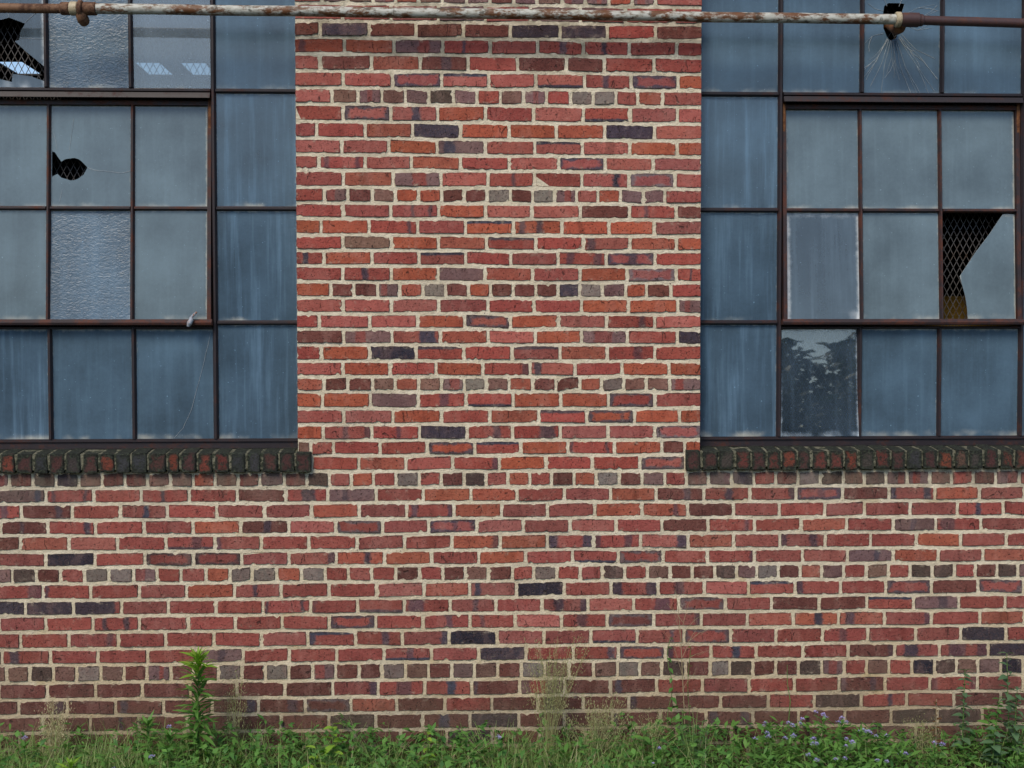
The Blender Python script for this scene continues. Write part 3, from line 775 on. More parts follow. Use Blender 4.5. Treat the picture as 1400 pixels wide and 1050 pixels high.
def outline_mesh(name, outer, holes, y0, y1, mat, parent, loc=(0, 0, 0)):
    """flat pane with thickness, outline and holes given as (x, z)"""
    loops = [[Vector((x, z, 0)) for x, z in outer]] + [[Vector((x, z, 0)) for x, z in h] for h in holes]
    tris = tessellate_polygon(loops)
    pts = [p for lp in loops for p in lp]
    n = len(pts)
    v = [(p.x, y0, p.y) for p in pts] + [(p.x, y1, p.y) for p in pts]
    f = []
    for tr in tris:
        a, b, c = tr
        nrm = (pts[b] - pts[a]).cross(pts[c] - pts[a]).z
        if nrm < 0: a, b, c = a, c, b
        f.append([a, b, c]); f.append([n + a, n + c, n + b])
    o0 = 0
    for lp in loops:
        m = len(lp)
        area = sum(lp[i].x * lp[(i + 1) % m].y - lp[(i + 1) % m].x * lp[i].y for i in range(m))
        for i in range(m):
            a, b = o0 + i, o0 + (i + 1) % m
            q = [a, n + a, n + b, b]
            f.append(q)
        o0 += m
    o = mesh_obj(name, v, f, mat, parent)
    if holes or len(outer) > 4:                      # pale colour on broken edges stands for caught light
        o.data.materials.append(M['crack'])
        for k_ in range(2 * len(tris), len(f)): o.data.polygons[k_].material_index = 1
    bm = bmesh.new(); bm.from_mesh(o.data)
    bmesh.ops.recalc_face_normals(bm, faces=bm.faces)
    bm.to_mesh(o.data); bm.free()
    o.location = loc
    return o

def bar(parent, axis, pos, a, b, half=0.0105, y=GY, mat='steel', name='glazing_bar', front=0.017):
    m = MB()
    prof = [(-half, 0.010), (-half, -0.003), (-half * .38, -front), (half * .38, -front), (half, -0.003), (half, 0.010)]
    m.prism([(w + pos, yy + y) for w, yy in prof], a, b, axis)
    return m.build(name, M[mat], parent)

def crack_lines(parent, lines, y, w=0.0009):
    m = MB()
    for ln in lines:
        pts = []
        for (x0, z0), (x1, z1) in zip(ln, ln[1:]):
            for k in range(4):
                s = k / 4
                pts.append((x0 + (x1 - x0) * s + rng.uniform(-.001, .001), y, z0 + (z1 - z0) * s + rng.uniform(-.001, .001)))
        pts.append((ln[-1][0], y, ln[-1][1]))
        m.tube(pts, w * rng.uniform(.6, 1.2), 4)
    return tag(m.build('crack', M['crack'], parent), kind='stuff')

def make_window(label, xs, kinds, holes, cracks, loose, tilt, zs=(1.472, 2.003, 2.52, 3.05, 3.58)):
    root = empty('steel_window', ((xs[0] + xs[-1]) / 2, GY, 1.43), label, 'window')
    rx, ry, rz = root.location
    off = Vector((-rx, -ry, -rz))
    def fix(o):
        o.location = Vector(o.location) + off
        return o
    # outer frame
    fr = MB()
    x0, x1 = xs[0] - 0.018, xs[-1] + 0.018
    fr.box(x0, x1, GY - 0.012, GY + 0.035, zs[-1], zs[-1] + 0.034)
    fr.box(x0, xs[0] + 0.004, GY - 0.014, GY + 0.034, 1.4305, zs[-1])
    fr.box(xs[-1] - 0.004, x1, GY - 0.014, GY + 0.034, 1.4305, zs[-1])
    fix(fr.build('frame', M['steel'], root))
    br = MB()
    br.box(xs[0] + 0.0042, xs[-1] - 0.0042, GY - 0.010, GY + 0.032, 1.4305, 1.474)
    br.box(xs[0] + 0.0042, xs[-1] - 0.0042, GY - 0.018, GY - 0.0102, 1.462, 1.468)
    fix(br.build('bottom_rail', M['steel'], root))
    vx0, vx1, vz0, vz1 = xs[1], xs[-2], zs[1], zs[3]
    e = 0.0108
    # fixed bars
    for x in (vx0, vx1): fix(bar(root, 'z', x, 1.4745, zs[-1] - .0005, 0.0115))
    for x in xs[2:-2]:
        fix(bar(root, 'z', x, 1.4745, vz0 - 0.018)); fix(bar(root, 'z', x, vz1 + e + .001, zs[-1] - .0005))
    for z in zs[1:4]:
        fix(bar(root, 'x', z, xs[0] + .0045, vx0 - .012)); fix(bar(root, 'x', z, vx1 + .012, xs[-1] - .0045))
    fix(bar(root, 'x', vz1, vx0 + .012, vx1 - .012))
    dr = MB()                                                          # drip ledge over the vent
    dr.prism([(vz1 - .0115, GY - .002), (vz1 - .0115, GY - .020), (vz1 - .036, GY - .030), (vz1 - .038, GY - .026), (vz1 - .030, GY + .004)], vx0 + .012, vx1 - .012, 'x')
    fix(dr.build('drip_ledge', M['steel'], root))
    for x, sg in ((vx0, 1), (vx1, -1)):                                # rusty weather strip that the open vent bares
        st = MB(); a, b = sorted((x + sg * .0118, x + sg * .026)); st.box(a, b, GY + .006, GY + .022, zs[2] + .01, vz1 - .03)
        fix(st.build('weather_strip', M['rust'], root))
    for z0, z1, zz in ((1.4302, vz0, 0),):
        pass
    # bar under the vent
    fix(bar(root, 'x', vz0 - 0.024, vx0 + .012, vx1 - .012, 0.006))
    # vent, pivoted at mid height: its head swings in, its foot out
    pz = zs[2]
    vm = MB()
    a, b = vx0 + 0.013, vx1 - 0.013
    lo, hi = vz0 - pz - 0.013, vz1 - pz - 0.040
    d0, d1 = -0.017, 0.017
    vm.box(a, a + 0.017, d0, d1, lo + .0265, hi); vm.box(b - 0.017, b, d0, d1, lo + .0265, hi)
    vm.box(a + .0172, b - .0172, d0 + .001, d1, hi - 0.022, hi - .001)
    vm.prism([(lo, d1), (lo, d0 - .012), (lo + .010, d0 - .016), (lo + .026, d0 - .002), (lo + .026, d1)], a - .006, b + .006, 'x')
    vent = vm.build('vent', M['vsteel'], root)
    vent.location = Vector((0, GY + 0.004, pz)) + off
    vent.rotation_euler = (rad(-tilt), 0, 0)
    vcols = [a + 0.017] + list(xs[2:-2]) + [b - 0.017]
    for x in xs[2:-2]: bar(vent, 'z', x, lo + .0265, hi - .0225, 0.0095, 0.0, 'vsteel', front=.0165)
    for k in range(3):
        q0, q1 = vcols[k] + (.0097 if k else .0003), vcols[k + 1] - (.0097 if k < 2 else .0003)
        bar(vent, 'x', 0.0, q0, q1, 0.0095, 0.0, 'vsteel', front=.0155)
    # panes
    for r in range(4):
        for c in range(5):
            is_vent = 1 <= c <= 3 and r in (1, 2)
            mat = M[kinds[3 - r][c]]
            hs_ = holes.get((r, c))
            if is_vent:
                px0, px1 = vcols[c - 1] + .002, vcols[c] - .002
                pz0, pz1 = (lo + .022, -.002) if r == 1 else (.002, hi - .018)
                par, yy, shift = vent, 0.004, Vector((0, 0, -pz))
            else:
                px0, px1 = xs[c] + .002, xs[c + 1] - .002
                pz0, pz1 = zs[r] + .002, zs[r + 1] - .002
                if r == 0: pz0 = 1.4745
                if r == 0 and 1 <= c <= 3: pz1 = vz0 - .026
                par, yy, shift = root, GY + .004, Vector((0, 0, 0))
            cx, cz = (px0 + px1) / 2, (pz0 + pz1) / 2
            box_ = [(px0 - cx, pz0 - cz), (px1 - cx, pz0 - cz), (px1 - cx, pz1 - cz), (px0 - cx, pz1 - cz)]
            loc = Vector((cx, yy, cz)) + (off if par is root else Vector((0, 0, 0)))
            if hs_:
                mode, pts = hs_
                pts = [(x - cx, z + shift.z - cz) for x, z in pts]
                if mode == 'hole':
                    o = outline_mesh('pane', box_, [pts], -.0015, .0015, mat, par, loc)
                elif mode == 'shard':
                    o = outline_mesh('pane', pts, [], -.0015, .0015, mat, par, loc)
                o['label'] = 'broken pane with a jagged hole'
            else:
                o = outline_mesh('pane', box_, [], -.0015, .0015, mat, par, loc)
                if (r, c) in loose:
                    o.rotation_euler = loose[(r, c)]
                else:
                    o.rotation_euler = (rad(rng.uniform(-.25, .25)), 0, rad(rng.uniform(-.25, .25)))
    for where, y, lines in cracks:
        if where == 'vent': crack_lines(vent, [[(x, z - pz) for x, z in ln] for ln in lines], 0.0015)
        else: fix(crack_lines(root, lines, GY + .0012, .0010 if where == 'star' else .0009))
    return root, vent, pz

F_, S_, V_, H_, C_, D_ = 'g_frost', 'g_streak', 'g_vent', 'g_hammer', 'g_clear', 'g_smear_sky'
lx = [-2.63, -2.255, -1.885, -1.509, -1.141, -0.762]
h1 = [(-2.153, 3.361), (-2.088, 3.361), (-2.049, 3.372), (-1.978, 3.346), (-1.998, 3.313), (-2.005, 3.274), (-2.025, 3.267), (-1.977, 3.222), (-1.8872, 3.148), (-1.8872, 3.086), (-1.956, 3.111), (-2.037, 3.121), (-2.04, 3.085), (-2.092, 3.097), (-2.157, 3.103)]
h2 = [(-1.872, 2.778), (-1.859, 2.775), (-1.845, 2.752), (-1.83, 2.732), (-1.815, 2.742), (-1.804, 2.745), (-1.771, 2.749), (-1.752, 2.743), (-1.739, 2.733), (-1.713, 2.706), (-1.722, 2.688), (-1.73, 2.673), (-1.756, 2.654), (-1.772, 2.648), (-1.789, 2.647), (-1.831, 2.66), (-1.847, 2.676), (-1.872, 2.663)]
left_window, lvent, lpz = make_window(
    'steel factory window with a small fish-shaped hole and a pull handle on its vent', lx,
    [[F_, D_, H_, 'g_haze', F_], [F_, V_, V_, V_, S_], [S_, V_, H_, V_, S_], [S_, S_, F_, F_, S_]],
    {(3, 1): ('hole', h1), (2, 2): ('hole', h2)},
    [('vent', 0, [[(-1.713, 2.706), (-1.681, 2.693), (-1.642, 2.69), (-1.56, 2.681), (-1.515, 2.691)], [(-1.776, 2.929), (-1.783, 2.864), (-1.794, 2.782)], [(-1.864, 2.863), (-1.849, 2.788)], [(-1.825, 2.607), (-1.836, 2.551)]]),
     ('root', 0, [[(-2.002, 3.281), (-1.9, 3.278)], [(-2.049, 3.372), (-2.055, 3.398)], [(-1.978, 3.35), (-1.932, 3.392)]]),
     ('root', 0, [[(-1.163, 1.957), (-1.19, 1.84), (-1.217, 1.74), (-1.252, 1.607), (-1.292, 1.524), (-1.332, 1.478)]])],
    {(3, 3): (rad(0.6), 0, rad(.3)), (1, 2): (rad(-.8), 0, 0)}, 3.0)
rx_ = [1.067, 1.446, 1.824, 2.198, 2.582, 2.957]
h3 = [(2.2095, 2.016), (2.324, 2.016), (2.313, 2.124), (2.288, 2.215), (2.335, 2.285), (2.42, 2.40), (2.495, 2.505), (2.553, 2.505), (2.553, 2.016)]
h3 = [(2.324, 2.018), (2.549, 2.018), (2.549, 2.506), (2.495, 2.506), (2.43, 2.412), (2.36, 2.322), (2.288, 2.215), (2.302, 2.165), (2.313, 2.124), (2.321, 2.07)]
h4 = [(1.927, 3.458), (1.947, 3.472), (1.998, 3.472), (2.022, 3.469), (2.009, 3.426), (2.006, 3.369), (1.982, 3.309), (1.955, 3.302), (1.941, 3.318), (1.924, 3.358), (1.923, 3.435)]
star = []
for (ex, ez) in [(1.837, 3.167), (1.845, 3.12), (1.865, 3.09), (1.916, 3.06), (1.94, 3.15), (1.975, 3.13), (2.00, 3.12), (2.053, 3.062), (2.098, 3.06), (2.166, 3.068), (2.180, 3.126), (2.164, 3.22), (2.12, 3.20), (1.833, 3.284), (1.852, 3.468), (1.896, 3.50), (2.049, 3.51), (2.162, 3.467), (2.18, 3.44), (2.06, 3.25), (1.89, 3.2), (2.15, 3.36)]:
    c_ = Vector((1.967, 3.385)); e_ = Vector((ex, ez)); d_ = (e_ - c_).normalized()
    s_ = c_ + Vector((d_.x * 0.052, d_.y * 0.085))
    mid = (s_ + e_) / 2 + Vector((-d_.y, d_.x)) * rng.uniform(-.018, .018)
    star.append([tuple(s_), tuple(mid), tuple(e_)])
    if rng.random() < .6:
        e2 = e_ + Vector((-d_.y, d_.x)) * rng.uniform(-.05, .05)
        e2.x = min(max(e2.x, 1.836), 2.186); e2.y = min(max(e2.y, 3.062), 3.56)
        star.append([tuple(mid), tuple((mid + e2) / 2 + d_ * .01), tuple(e2)])
right_window, rvent, rpz = make_window(
    'steel factory window with a pipe through its star-cracked pane', rx_,
    [[F_, F_, F_, F_, F_], [S_, V_, V_, V_, F_], [S_, D_, V_, V_, F_], [S_, 'g_mesh', F_, F_, F_]],
    {(1, 3): ('shard', h3), (3, 2): ('hole', [(x, z) for x, z in h4])},
    [('star', 0, star)],
    {(0, 1): (rad(-3.2), 0, rad(-1.0)), (1, 1): (rad(-1.0), 0, 0)}, 3.0)
# pull handle on the left vent's foot
hm = MB()
hp = [(0, -.036, .0), (.003, -.046, -.012), (-.004, -.050, -.026), (-.010, -.046, -.040)]
hm.tube([(-1.238 + x, y, 2.022 - lpz + z) for x, y, z in hp], [.007, .011, .012, .007], 10)
hm.tube([(-1.238, -.034, 2.023 - lpz), (-1.222, -.040, 2.036 - lpz), (-1.211, -.042, 2.047 - lpz)], [.006, .006, .004], 8)
hm.build('handle', M['handle'], lvent, True)

# ------------------------------------------------------------------ expanded-metal screens behind the glass
def screen(label, x0, x1, z0, z1, y):
    m = MB()
    w, h = 0.0305, 0.058
    t = 0.0013
    nx, nz = int((x1 - x0) / w), int((z1 - z0) / h)
    def strand(a, b):
        d = Vector((b[0] - a[0], b[1] - a[1])).normalized(); n = Vector((-d.y, d.x)) * t
        v = [(a[0] + n.x, y, a[1] + n.y), (a[0] - n.x, y, a[1] - n.y), (b[0] - n.x, y, b[1] - n.y), (b[0] + n.x, y, b[1] + n.y)]
        v += [(p[0], p[1] + .002, p[2]) for p in v]
        m.add(v, [[0, 1, 2, 3], [7, 6, 5, 4], [0, 3, 7, 4], [1, 5, 6, 2]])
    for j in range(nz * 2):
        za, zb = z0 + j * h / 2, z0 + (j + 1) * h / 2
        for i in range(nx):
            xo = x0 + i * w
            if j % 2 == 0:
                strand((xo, za), (xo + w / 2, zb)); strand((xo + w, za), (xo + w / 2, zb))
            else:
                strand((xo + w / 2, za), (xo, zb)); strand((xo + w / 2, za), (xo + w, zb))
    o = m.build('security_screen', M['mesh'])
    return tag(o, label, 'screen', kind='thing')
screen('diamond expanded-metal screen behind the window with the pull handle', -2.62, -0.77, 1.45, 3.58, 0.185)
screen('diamond expanded-metal screen behind the window with the star-cracked pane', 1.075, 2.95, 1.45, 3.58, 0.185)

# ------------------------------------------------------------------ the pipe that runs across the wall
PY = -0.11
pipe = empty('wall_pipe', (0.2, PY, 3.356), 'peeling white and rusty pipe running across the wall and window heads', 'pipe')
def ppart(name, mb, mat, smooth=True):
    o = mb.build(name, M[mat], pipe, smooth)
    o.location = -Vector(pipe.location)
    return o
def run(x0, z0, x1, z1, r, n=24, wob=.0012):
    k = max(2, int((x1 - x0) / 0.12))
    pts = [(x0 + (x1 - x0) * i / k, PY, z0 + (z1 - z0) * i / k + (rng.uniform(-wob, wob) if 0 < i < k else 0)) for i in range(k + 1)]
    m = MB(); m.tube(pts, r, n); return m
ppart('pipe_section', run(-3.5, 3.358, -1.735, 3.3575, .0205), 'rustpipe')
ppart('pipe_section', run(-1.60, 3.359, 1.910, 3.3415, .0225), 'pipe')
ppart('pipe_section', run(1.985, 3.340, 3.9, 3.296, .0205), 'brownpipe')
def sleeve(x0, x1, z, r, n=24):
    m = MB(); m.tube([(x0, PY, z), (x0 + .004, PY, z), (x1 - .004, PY, z), (x1, PY, z)], [r * .86, r, r, r * .86], n); return m
ppart('coupling', sleeve(-1.752, -1.712, 3.3575, .0275), 'rustpipe')
ppart('coupling', sleeve(-1.712, -1.676, 3.358, .030), 'cream')
ppart('coupling', sleeve(-1.676, -1.655, 3.358, .036), 'rustpipe')
ppart('coupling', sleeve(-1.655, -1.598, 3.358, .0285), 'rustpipe')
el = MB()
el.tube([(-1.664, PY, 3.350), (-1.663, PY + .003, 3.328), (-1.660, PY + .012, 3.314), (-1.657, PY + .026, 3.308), (-1.655, PY + .036, 3.307)], [.023, .025, .0255, .023, .014], 18)
ppart('elbow', el, 'rustpipe')
ppart('coupling', sleeve(1.905, 1.930, 3.3412, .0335), 'cream')
ppart('coupling', sleeve(1.930, 2.012, 3.340, .0315), 'brownpipe')
ppart('coupling', sleeve(2.012, 2.030, 3.3388, .0265), 'brownpipe')
el = MB()
el.tube([(1.938, PY + .005, 3.330), (1.936, PY + .03, 3.312), (1.940, PY + .08, 3.318), (1.958, PY + .18, 3.352), (1.966, PY + .24, 3.372), (1.968, 0.55, 3.40)], [.024, .025, .024, .021, .0205, .0205], 18)
ppart('branch_pipe', el, 'rust')

# ------------------------------------------------------------------ weeds along the foot of the wall
vr = random.Random(77)
def PX(px): return -1.984 + px / 1400.0 * 4.42        # position along the bed (0.3 m out from the wall)

def leaf_mesh(name, shape, droop=0.3, fold=0.12, n=5):
    """unit leaf along +X"""
    v, f = [], []
    for i in range(n + 1):
        t = i / n
        if shape == 'lance': w = 0.085 * math.sin(math.pi * min(1, t * 0.94 + 0.04)) ** 0.8
        elif shape == 'oval': w = 0.27 * math.sin(math.pi * min(1.0, t ** 0.85 * .97 + .02)) ** 0.75
        elif shape == 'ovate': w = 0.30 * (math.sin(math.pi * min(1, t ** 0.62 * .98 + .01)) ** 0.9)
        else: w = 0.05
        w = max(w, 0.006)
        z = -droop * t * t
        v += [(t, -w, z + fold * w * 2), (t, 0, z), (t, w, z + fold * w * 2)]
    for i in range(n):
        a = i * 3
        f += [[a, a + 3, a + 4, a + 1], [a + 1, a + 4, a + 5, a + 2]]
    me = bpy.data.meshes.new(name)
    me.from_pydata(v, [], f)
    me.polygons.foreach_set('use_smooth', [True] * len(f))
    return me
SHAPES = {}
def leaf_data(shape, droop, mat):
    key = (shape, droop, mat)
    if key not in SHAPES:
        me = leaf_mesh('leaf', shape, droop)
        me.materials.append(M[mat])
        SHAPES[key] = me
    return SHAPES[key]

def plant(name, label, cat, loc, group=None): return empty(name, loc, label, cat, group)

def put_leaf(root, pos, az, elev, length, width=1.0, shape='lance', droop=0.35, mat='leaf', roll=0.0, name='leaf'):
    o = bpy.data.objects.new(name, leaf_data(shape, droop, mat))
    link(o, root)
    o.location = pos
    o.rotation_euler = (Matrix.Rotation(az, 3, 'Z') @ Matrix.Rotation(-elev, 3, 'Y') @ Matrix.Rotation(roll, 3, 'X')).to_euler()
    o.scale = (length, length * width, length)
    return o

def put_stem(root, pts, r, mat='stem', name='stem', n=6):
    m = MB(); m.tube(pts, r, n)
    return m.build(name, M[mat], root, True)

class Scatter:
    """one stuff mesh of many leaves or blades"""
    def __init__(s): s.v, s.f, s.t = [], [], []
    def leaf(s, pos, az, elev, length, shape, droop, tone, width=1.0, n=2):
        R = Matrix.Rotation(az, 3, 'Z') @ Matrix.Rotation(-elev, 3, 'Y') @ Matrix.Rotation(vr.uniform(-.5, .5), 3, 'X')
        b = len(s.v)
        prof = {'oval': (0.05, 0.30, 0.03), 'lance': (0.03, 0.11, 0.01), 'blade': (0.02, 0.017, 0.003)}[shape]
        for i in range(n + 1):
            t = i / n
            w = (prof[0] if i == 0 else prof[2] if i == n else prof[1]) * length * width
            z = -droop * t * t * length
            for yy in (-w, w):
                p = R @ Vector((t * length, yy, z + (0.1 * abs(yy)))) + pos
                s.v.append(tuple(p)); s.t.append(tone)
        for i in range(n):
            a = b + i * 2
            s.f.append((a, a + 2, a + 3, a + 1))
    def blade(s, pos, az, h, lean, w, tone, n=4):
        b = len(s.v)
        dx, dy = math.cos(az), math.sin(az)
        px_, py_ = -dy, dx
        for i in range(n + 1):
            t = i / n
            o = lean * t * t * h
            zz = h * (t - 0.25 * lean * t * t)
            ww = w * (1 - t) ** 0.6 + 0.0002
            for sg in (-1, 1):
                s.v.append((pos.x + dx * o + px_ * ww * sg, pos.y + dy * o + py_ * ww * sg, pos.z + zz)); s.t.append(tone)
        for i in range(n):
            a = b + i * 2
            s.f.append((a, a + 2, a + 3, a + 1))
    def build(s, name, mat, parent=None, kind='stuff', label=None, cat=None):
        me = bpy.data.meshes.new(name)
        me.from_pydata(s.v, [], s.f)
        me.materials.append(M[mat])
        a = me.attributes.new('tone', 'FLOAT', 'POINT')
        a.data.foreach_set('value', s.t)
        me.polygons.foreach_set('use_smooth', [True] * len(me.polygons))
        return tag(link(bpy.data.objects.new(name, me), parent), label, cat, kind=kind)

# height of the weed layer along the wall, metres, by picture position
TOP = [(-200, .22), (0, .25), (100, .24), (190, .27), (300, .25), (420, .25), (470, .24), (560, .20), (640, .22), (740, .22), (850, .24), (930, .27), (985, .22), (1040, .20), (1120, .23), (1200, .20), (1250, .155), (1330, .17), (1400, .20), (1600, .2)]
def top_at(px):
    for (a, h0), (b, h1) in zip(TOP, TOP[1:]):
        if a <= px <= b: return h0 + (h1 - h0) * (px - a) / (b - a)
    return .2
def amount(px, table):
    for (a, h0), (b, h1) in zip(table, table[1:]):
        if a <= px <= b: return h0 + (h1 - h0) * (px - a) / (b - a)
    return 0.0
GRASSY = [(-300, 1), (200, 1), (290, .6), (340, .45), (430, .5), (480, .5), (630, .5), (680, .9), (840, .9), (880, .4), (960, .3), (1010, .15), (1220, .1), (1260, .3), (1400, .35), (1700, .5)]
LEAFY = [(-300, .25), (170, .35), (270, .8), (340, 1), (640, 1), (680, .5), (830, .45), (870, 1), (940, .8), (990, .4), (1240, .3), (1270, .5), (1400, .8), (1700, .6)]
HERBY = [(-300, .1), (150, .25), (250, .35), (300, .1), (900, .1), (980, .4), (1030, 1), (1220, 1), (1260, .35), (1310, .25), (1700, .3)]
def depth_pick():
    return -0.03 - vr.random() ** 1.1 * 0.85
TOP = [(a, h * .90) for a, h in TOP]
gs, dry, ls, hb = Scatter(), Scatter(), Scatter(), Scatter()
for i in range(17000):
    px = vr.uniform(-260, 1660)
    if vr.random() > amount(px, GRASSY): continue
    y = depth_pick()
    hh = top_at(px) * vr.uniform(.55, 1.25) * (1.0 if y < -.08 else .8)
    tone = vr.uniform(-.2, .9)
    tgt = dry if vr.random() < .10 else gs
    tgt.blade(Vector((PX(px), y, 0)), vr.uniform(0, 6.28), hh, vr.uniform(.1, 1.1), vr.uniform(.0012, .0030), tone)
for i in range(20000):
    px = vr.uniform(-260, 1660)
    if vr.random() > amount(px, LEAFY): continue
    y = depth_pick()
    clump = 0.5 + 0.5 * math.sin(px * .11 + y * 17) * math.cos(px * .047 - y * 9)
    if clump < .3 and vr.random() < .6: continue
    hh = top_at(px) * (1 - vr.random() ** 1.6 * .75) * (.56 + .56 * clump)
    ls.leaf(Vector((PX(px), y, hh)), vr.uniform(0, 6.28), vr.uniform(-.5, .8), vr.uniform(.016, .044), 'oval', vr.uniform(0, .6), vr.uniform(-.4, .9) + .35 * (clump - .4), vr.uniform(.7, 1.2))
for i in range(11500):
    px = vr.uniform(-260, 1660)
    if vr.random() > amount(px, HERBY): continue
    y = depth_pick()
    hh = top_at(px) * (1 - vr.random() ** 1.5 * .8) * vr.uniform(.8, 1.05)
    hb.leaf(Vector((PX(px), y, hh)), vr.uniform(0, 6.28), vr.uniform(-.2, .9), vr.uniform(.030, .058), 'lance', vr.uniform(0, .5), vr.uniform(-.1, .8), vr.uniform(1.0, 1.9))
gs.build('grass', 'grass', label='green grass growing along the foot of the wall')
dry.build('dry_grass', 'straw', label='pale dry grass blades among the green weeds')
ls.build('ground_cover', 'leaf_d', label='dark small-leaved ground cover along the wall')
hb.build('herb_cover', 'leaf', label='narrow-leaved green herbs along the wall')
# short lawn farther out, towards and past the camera
lw = Scatter()
for i in range(9000):
    lw.blade(Vector((vr.uniform(-3, 3.3), vr.uniform(-2.6, -.85), 0)), vr.uniform(0, 6.28), vr.uniform(.05, .12), vr.uniform(.2, 1.2), vr.uniform(.0015, .003), vr.uniform(-.2, .8), 3)
lw.build('lawn_grass', 'grass', label='short lawn grass in front of the weeds')

def leafy_stalk(root, h, n, l0, l1, mat='leaf', top_mat='leaf_y', shape='lance', droop=.45, lean=(0, 0), r=.004, start=.12, e0=.1, e1=1.0, width=1.0, top_n=18, top_len=.035):
    pts = [(lean[0] * t * t, lean[1] * t * t, h * t) for t in (0, .2, .4, .6, .8, 1)]
    put_stem(root, pts, [r, r * .95, r * .85, r * .75, r * .6, r * .45])
    for i in range(n):
        t = start + (1 - start) * (i + .5) / n
        a = i * 2.39996 + vr.uniform(-.3, .3)
        ln = (l0 + (l1 - l0) * t) * vr.uniform(.8, 1.15)
        put_leaf(root, (lean[0] * t * t, lean[1] * t * t, h * t), a, e0 + (e1 - e0) * t ** 2 + vr.uniform(-.5, .45), ln, width * vr.uniform(.85, 1.15), shape, droop, top_mat if t > .86 else mat, vr.uniform(-.5, .5))
    for i in range(top_n):
        put_leaf(root, (lean[0], lean[1], h * (1 - .04 * vr.random())), i * 2.4, vr.uniform(.5, 1.45), top_len * vr.uniform(.6, 1.1), width * 1.1, shape, .25, top_mat)

# tall narrow-leaved weed and its smaller kin
p = plant('tall_weed', 'tall bushy-leaved weed with a yellow-green tip against the bricks', 'weed', (PX(261), -.26, 0), 'narrow-leaved weeds')
leafy_stalk(p, .555, 170, .12, .078, droop=.35, lean=(.008, -.01), start=.15, e0=.2, e1=.8, width=1.0, top_n=44, top_len=.06)
for px, y, h, n, lab in ((197, -.30, .285, 44, 'knee-high narrow-leaved weed beside the tall bushy-leaved weed'),
                         (118, -.55, .195, 26, 'short bright yellow-green weed in the grass'),
                         (232, -.38, .25, 30, 'narrow-leaved weed with a lilac flower beside the tall weed')):
    p = plant('narrow_leaved_weed', lab, 'weed', (PX(px), y, 0), 'narrow-leaved weeds')
    leafy_stalk(p, h, int(n * 1.4), .085, .06, droop=.3, start=.35, e0=.0, e1=.9, width=1.1, top_n=20, top_len=.04, top_mat='leaf_y' if px < 150 else 'leaf')
# feathery blue-green weed
p = plant('feathery_weed', 'feathery blue-green weed under the dead stalk', 'weed', (PX(938), -.34, 0))
for k in range(7):
    a = k * .9
    lx_, ly_ = math.cos(a) * .07, math.sin(a) * .05
    put_stem(p, [(0, 0, 0), (lx_ * .5, ly_ * .5, .15), (lx_, ly_, .27)], [.003, .0025, .0015], 'stem')
    for i in range(26):
        t = .3 + .7 * i / 26
        put_leaf(p, (lx_ * t, ly_ * t, .27 * t), i * 2.4, .5 + vr.uniform(-.3, .3), .045 * (1.15 - .5 * t), .55, 'lance', .3, 'leaf_b')
# broad-leaved saplings
def sapling(px, y, h, n, l, lab, shape='oval', mat='leaf_y', lean=(0, 0), stemmat='stem', opposite=False, grp=None, name='broad_leaved_weed'):
    p = plant(name, lab, 'weed', (PX(px), y, 0), grp)
    pts = [(lean[0] * t, lean[1] * t, h * t) for t in (0, .25, .5, .75, 1)]
    put_stem(p, pts, [.003, .0028, .0025, .002, .0014], stemmat)
    for i in range(n):
        t = .25 + .75 * (i + 1) / n
        az_ = (i // 2) * 1.57 + (i % 2) * 3.14159 + vr.uniform(-.4, .4) if opposite else i * 2.4
        tt = .25 + .75 * ((i // 2) * 2 + 2) / n if opposite else t
        put_leaf(p, (lean[0] * tt, lean[1] * tt, h * min(tt, 1)), az_, vr.uniform(-.15, .55), l * vr.uniform(.75, 1.15) * (1.2 - .45 * t), vr.uniform(.85, 1.1), shape, .3, mat, vr.uniform(-.4, .4))
    return p
sapling(447, -.33, .285, 14, .062, 'bright broad-leaved weed standing above the dark ground cover')
sapling(428, -.45, .22, 10, .06, 'low broad-leaved weed at the foot of the bright broad-leaved weed')
sapling(575, -.30, .225, 12, .05, 'small bright broad-leaved weed by the tall grass blades')
sapling(868, -.35, .235, 12, .075, 'large-leaved weed between the wispy grass and the feathery weed', mat='leaf')
sapling(922, -.28, .30, 12, .065, 'large-leaved weed beside the feathery blue-green weed', mat='leaf', lean=(.01, 0))
sapling(985, -.40, .20, 10, .055, 'large-leaved weed next to the lilac flowers', mat='leaf_d')
SH = 'leafy shoots'
sapling(1323, -.22, .455, 34, .052, 'tallest leafy shoot with paired oval leaves against the bricks', 'ovate', 'leaf_b', (.012, 0), opposite=True, grp=SH, name='leafy_shoot')
sapling(1362, -.25, .335, 30, .048, 'bushy leafy shoot with dark red-tinged leaves', 'ovate', 'leaf_d', (.03, 0), opposite=True, grp=SH, name='leafy_shoot')
sapling(1398, -.18, .52, 30, .052, 'tall leafy shoot past the bushy dark one, tip level with the header bricks', 'ovate', 'leaf_b', (-.02, 0), opposite=True, grp=SH, name='leafy_shoot')
sapling(1340, -.40, .25, 26, .06, 'low leafy shoot at the foot of the tallest shoot', 'ovate', 'leaf_b', (.02, 0), opposite=True, grp=SH, name='leafy_shoot')
sapling(1384, -.30, .40, 36, .055, 'bushy grey-green shoot between the dark bushy shoot and the tall shoot', 'ovate', 'leaf_b', (.02, 0), opposite=True, grp=SH, name='leafy_shoot')
sapling(1352, -.32, .31, 30, .05, 'grey-green shoot crowding the foot of the bushy dark shoot', 'ovate', 'leaf', (-.015, 0), opposite=True, grp=SH, name='leafy_shoot')
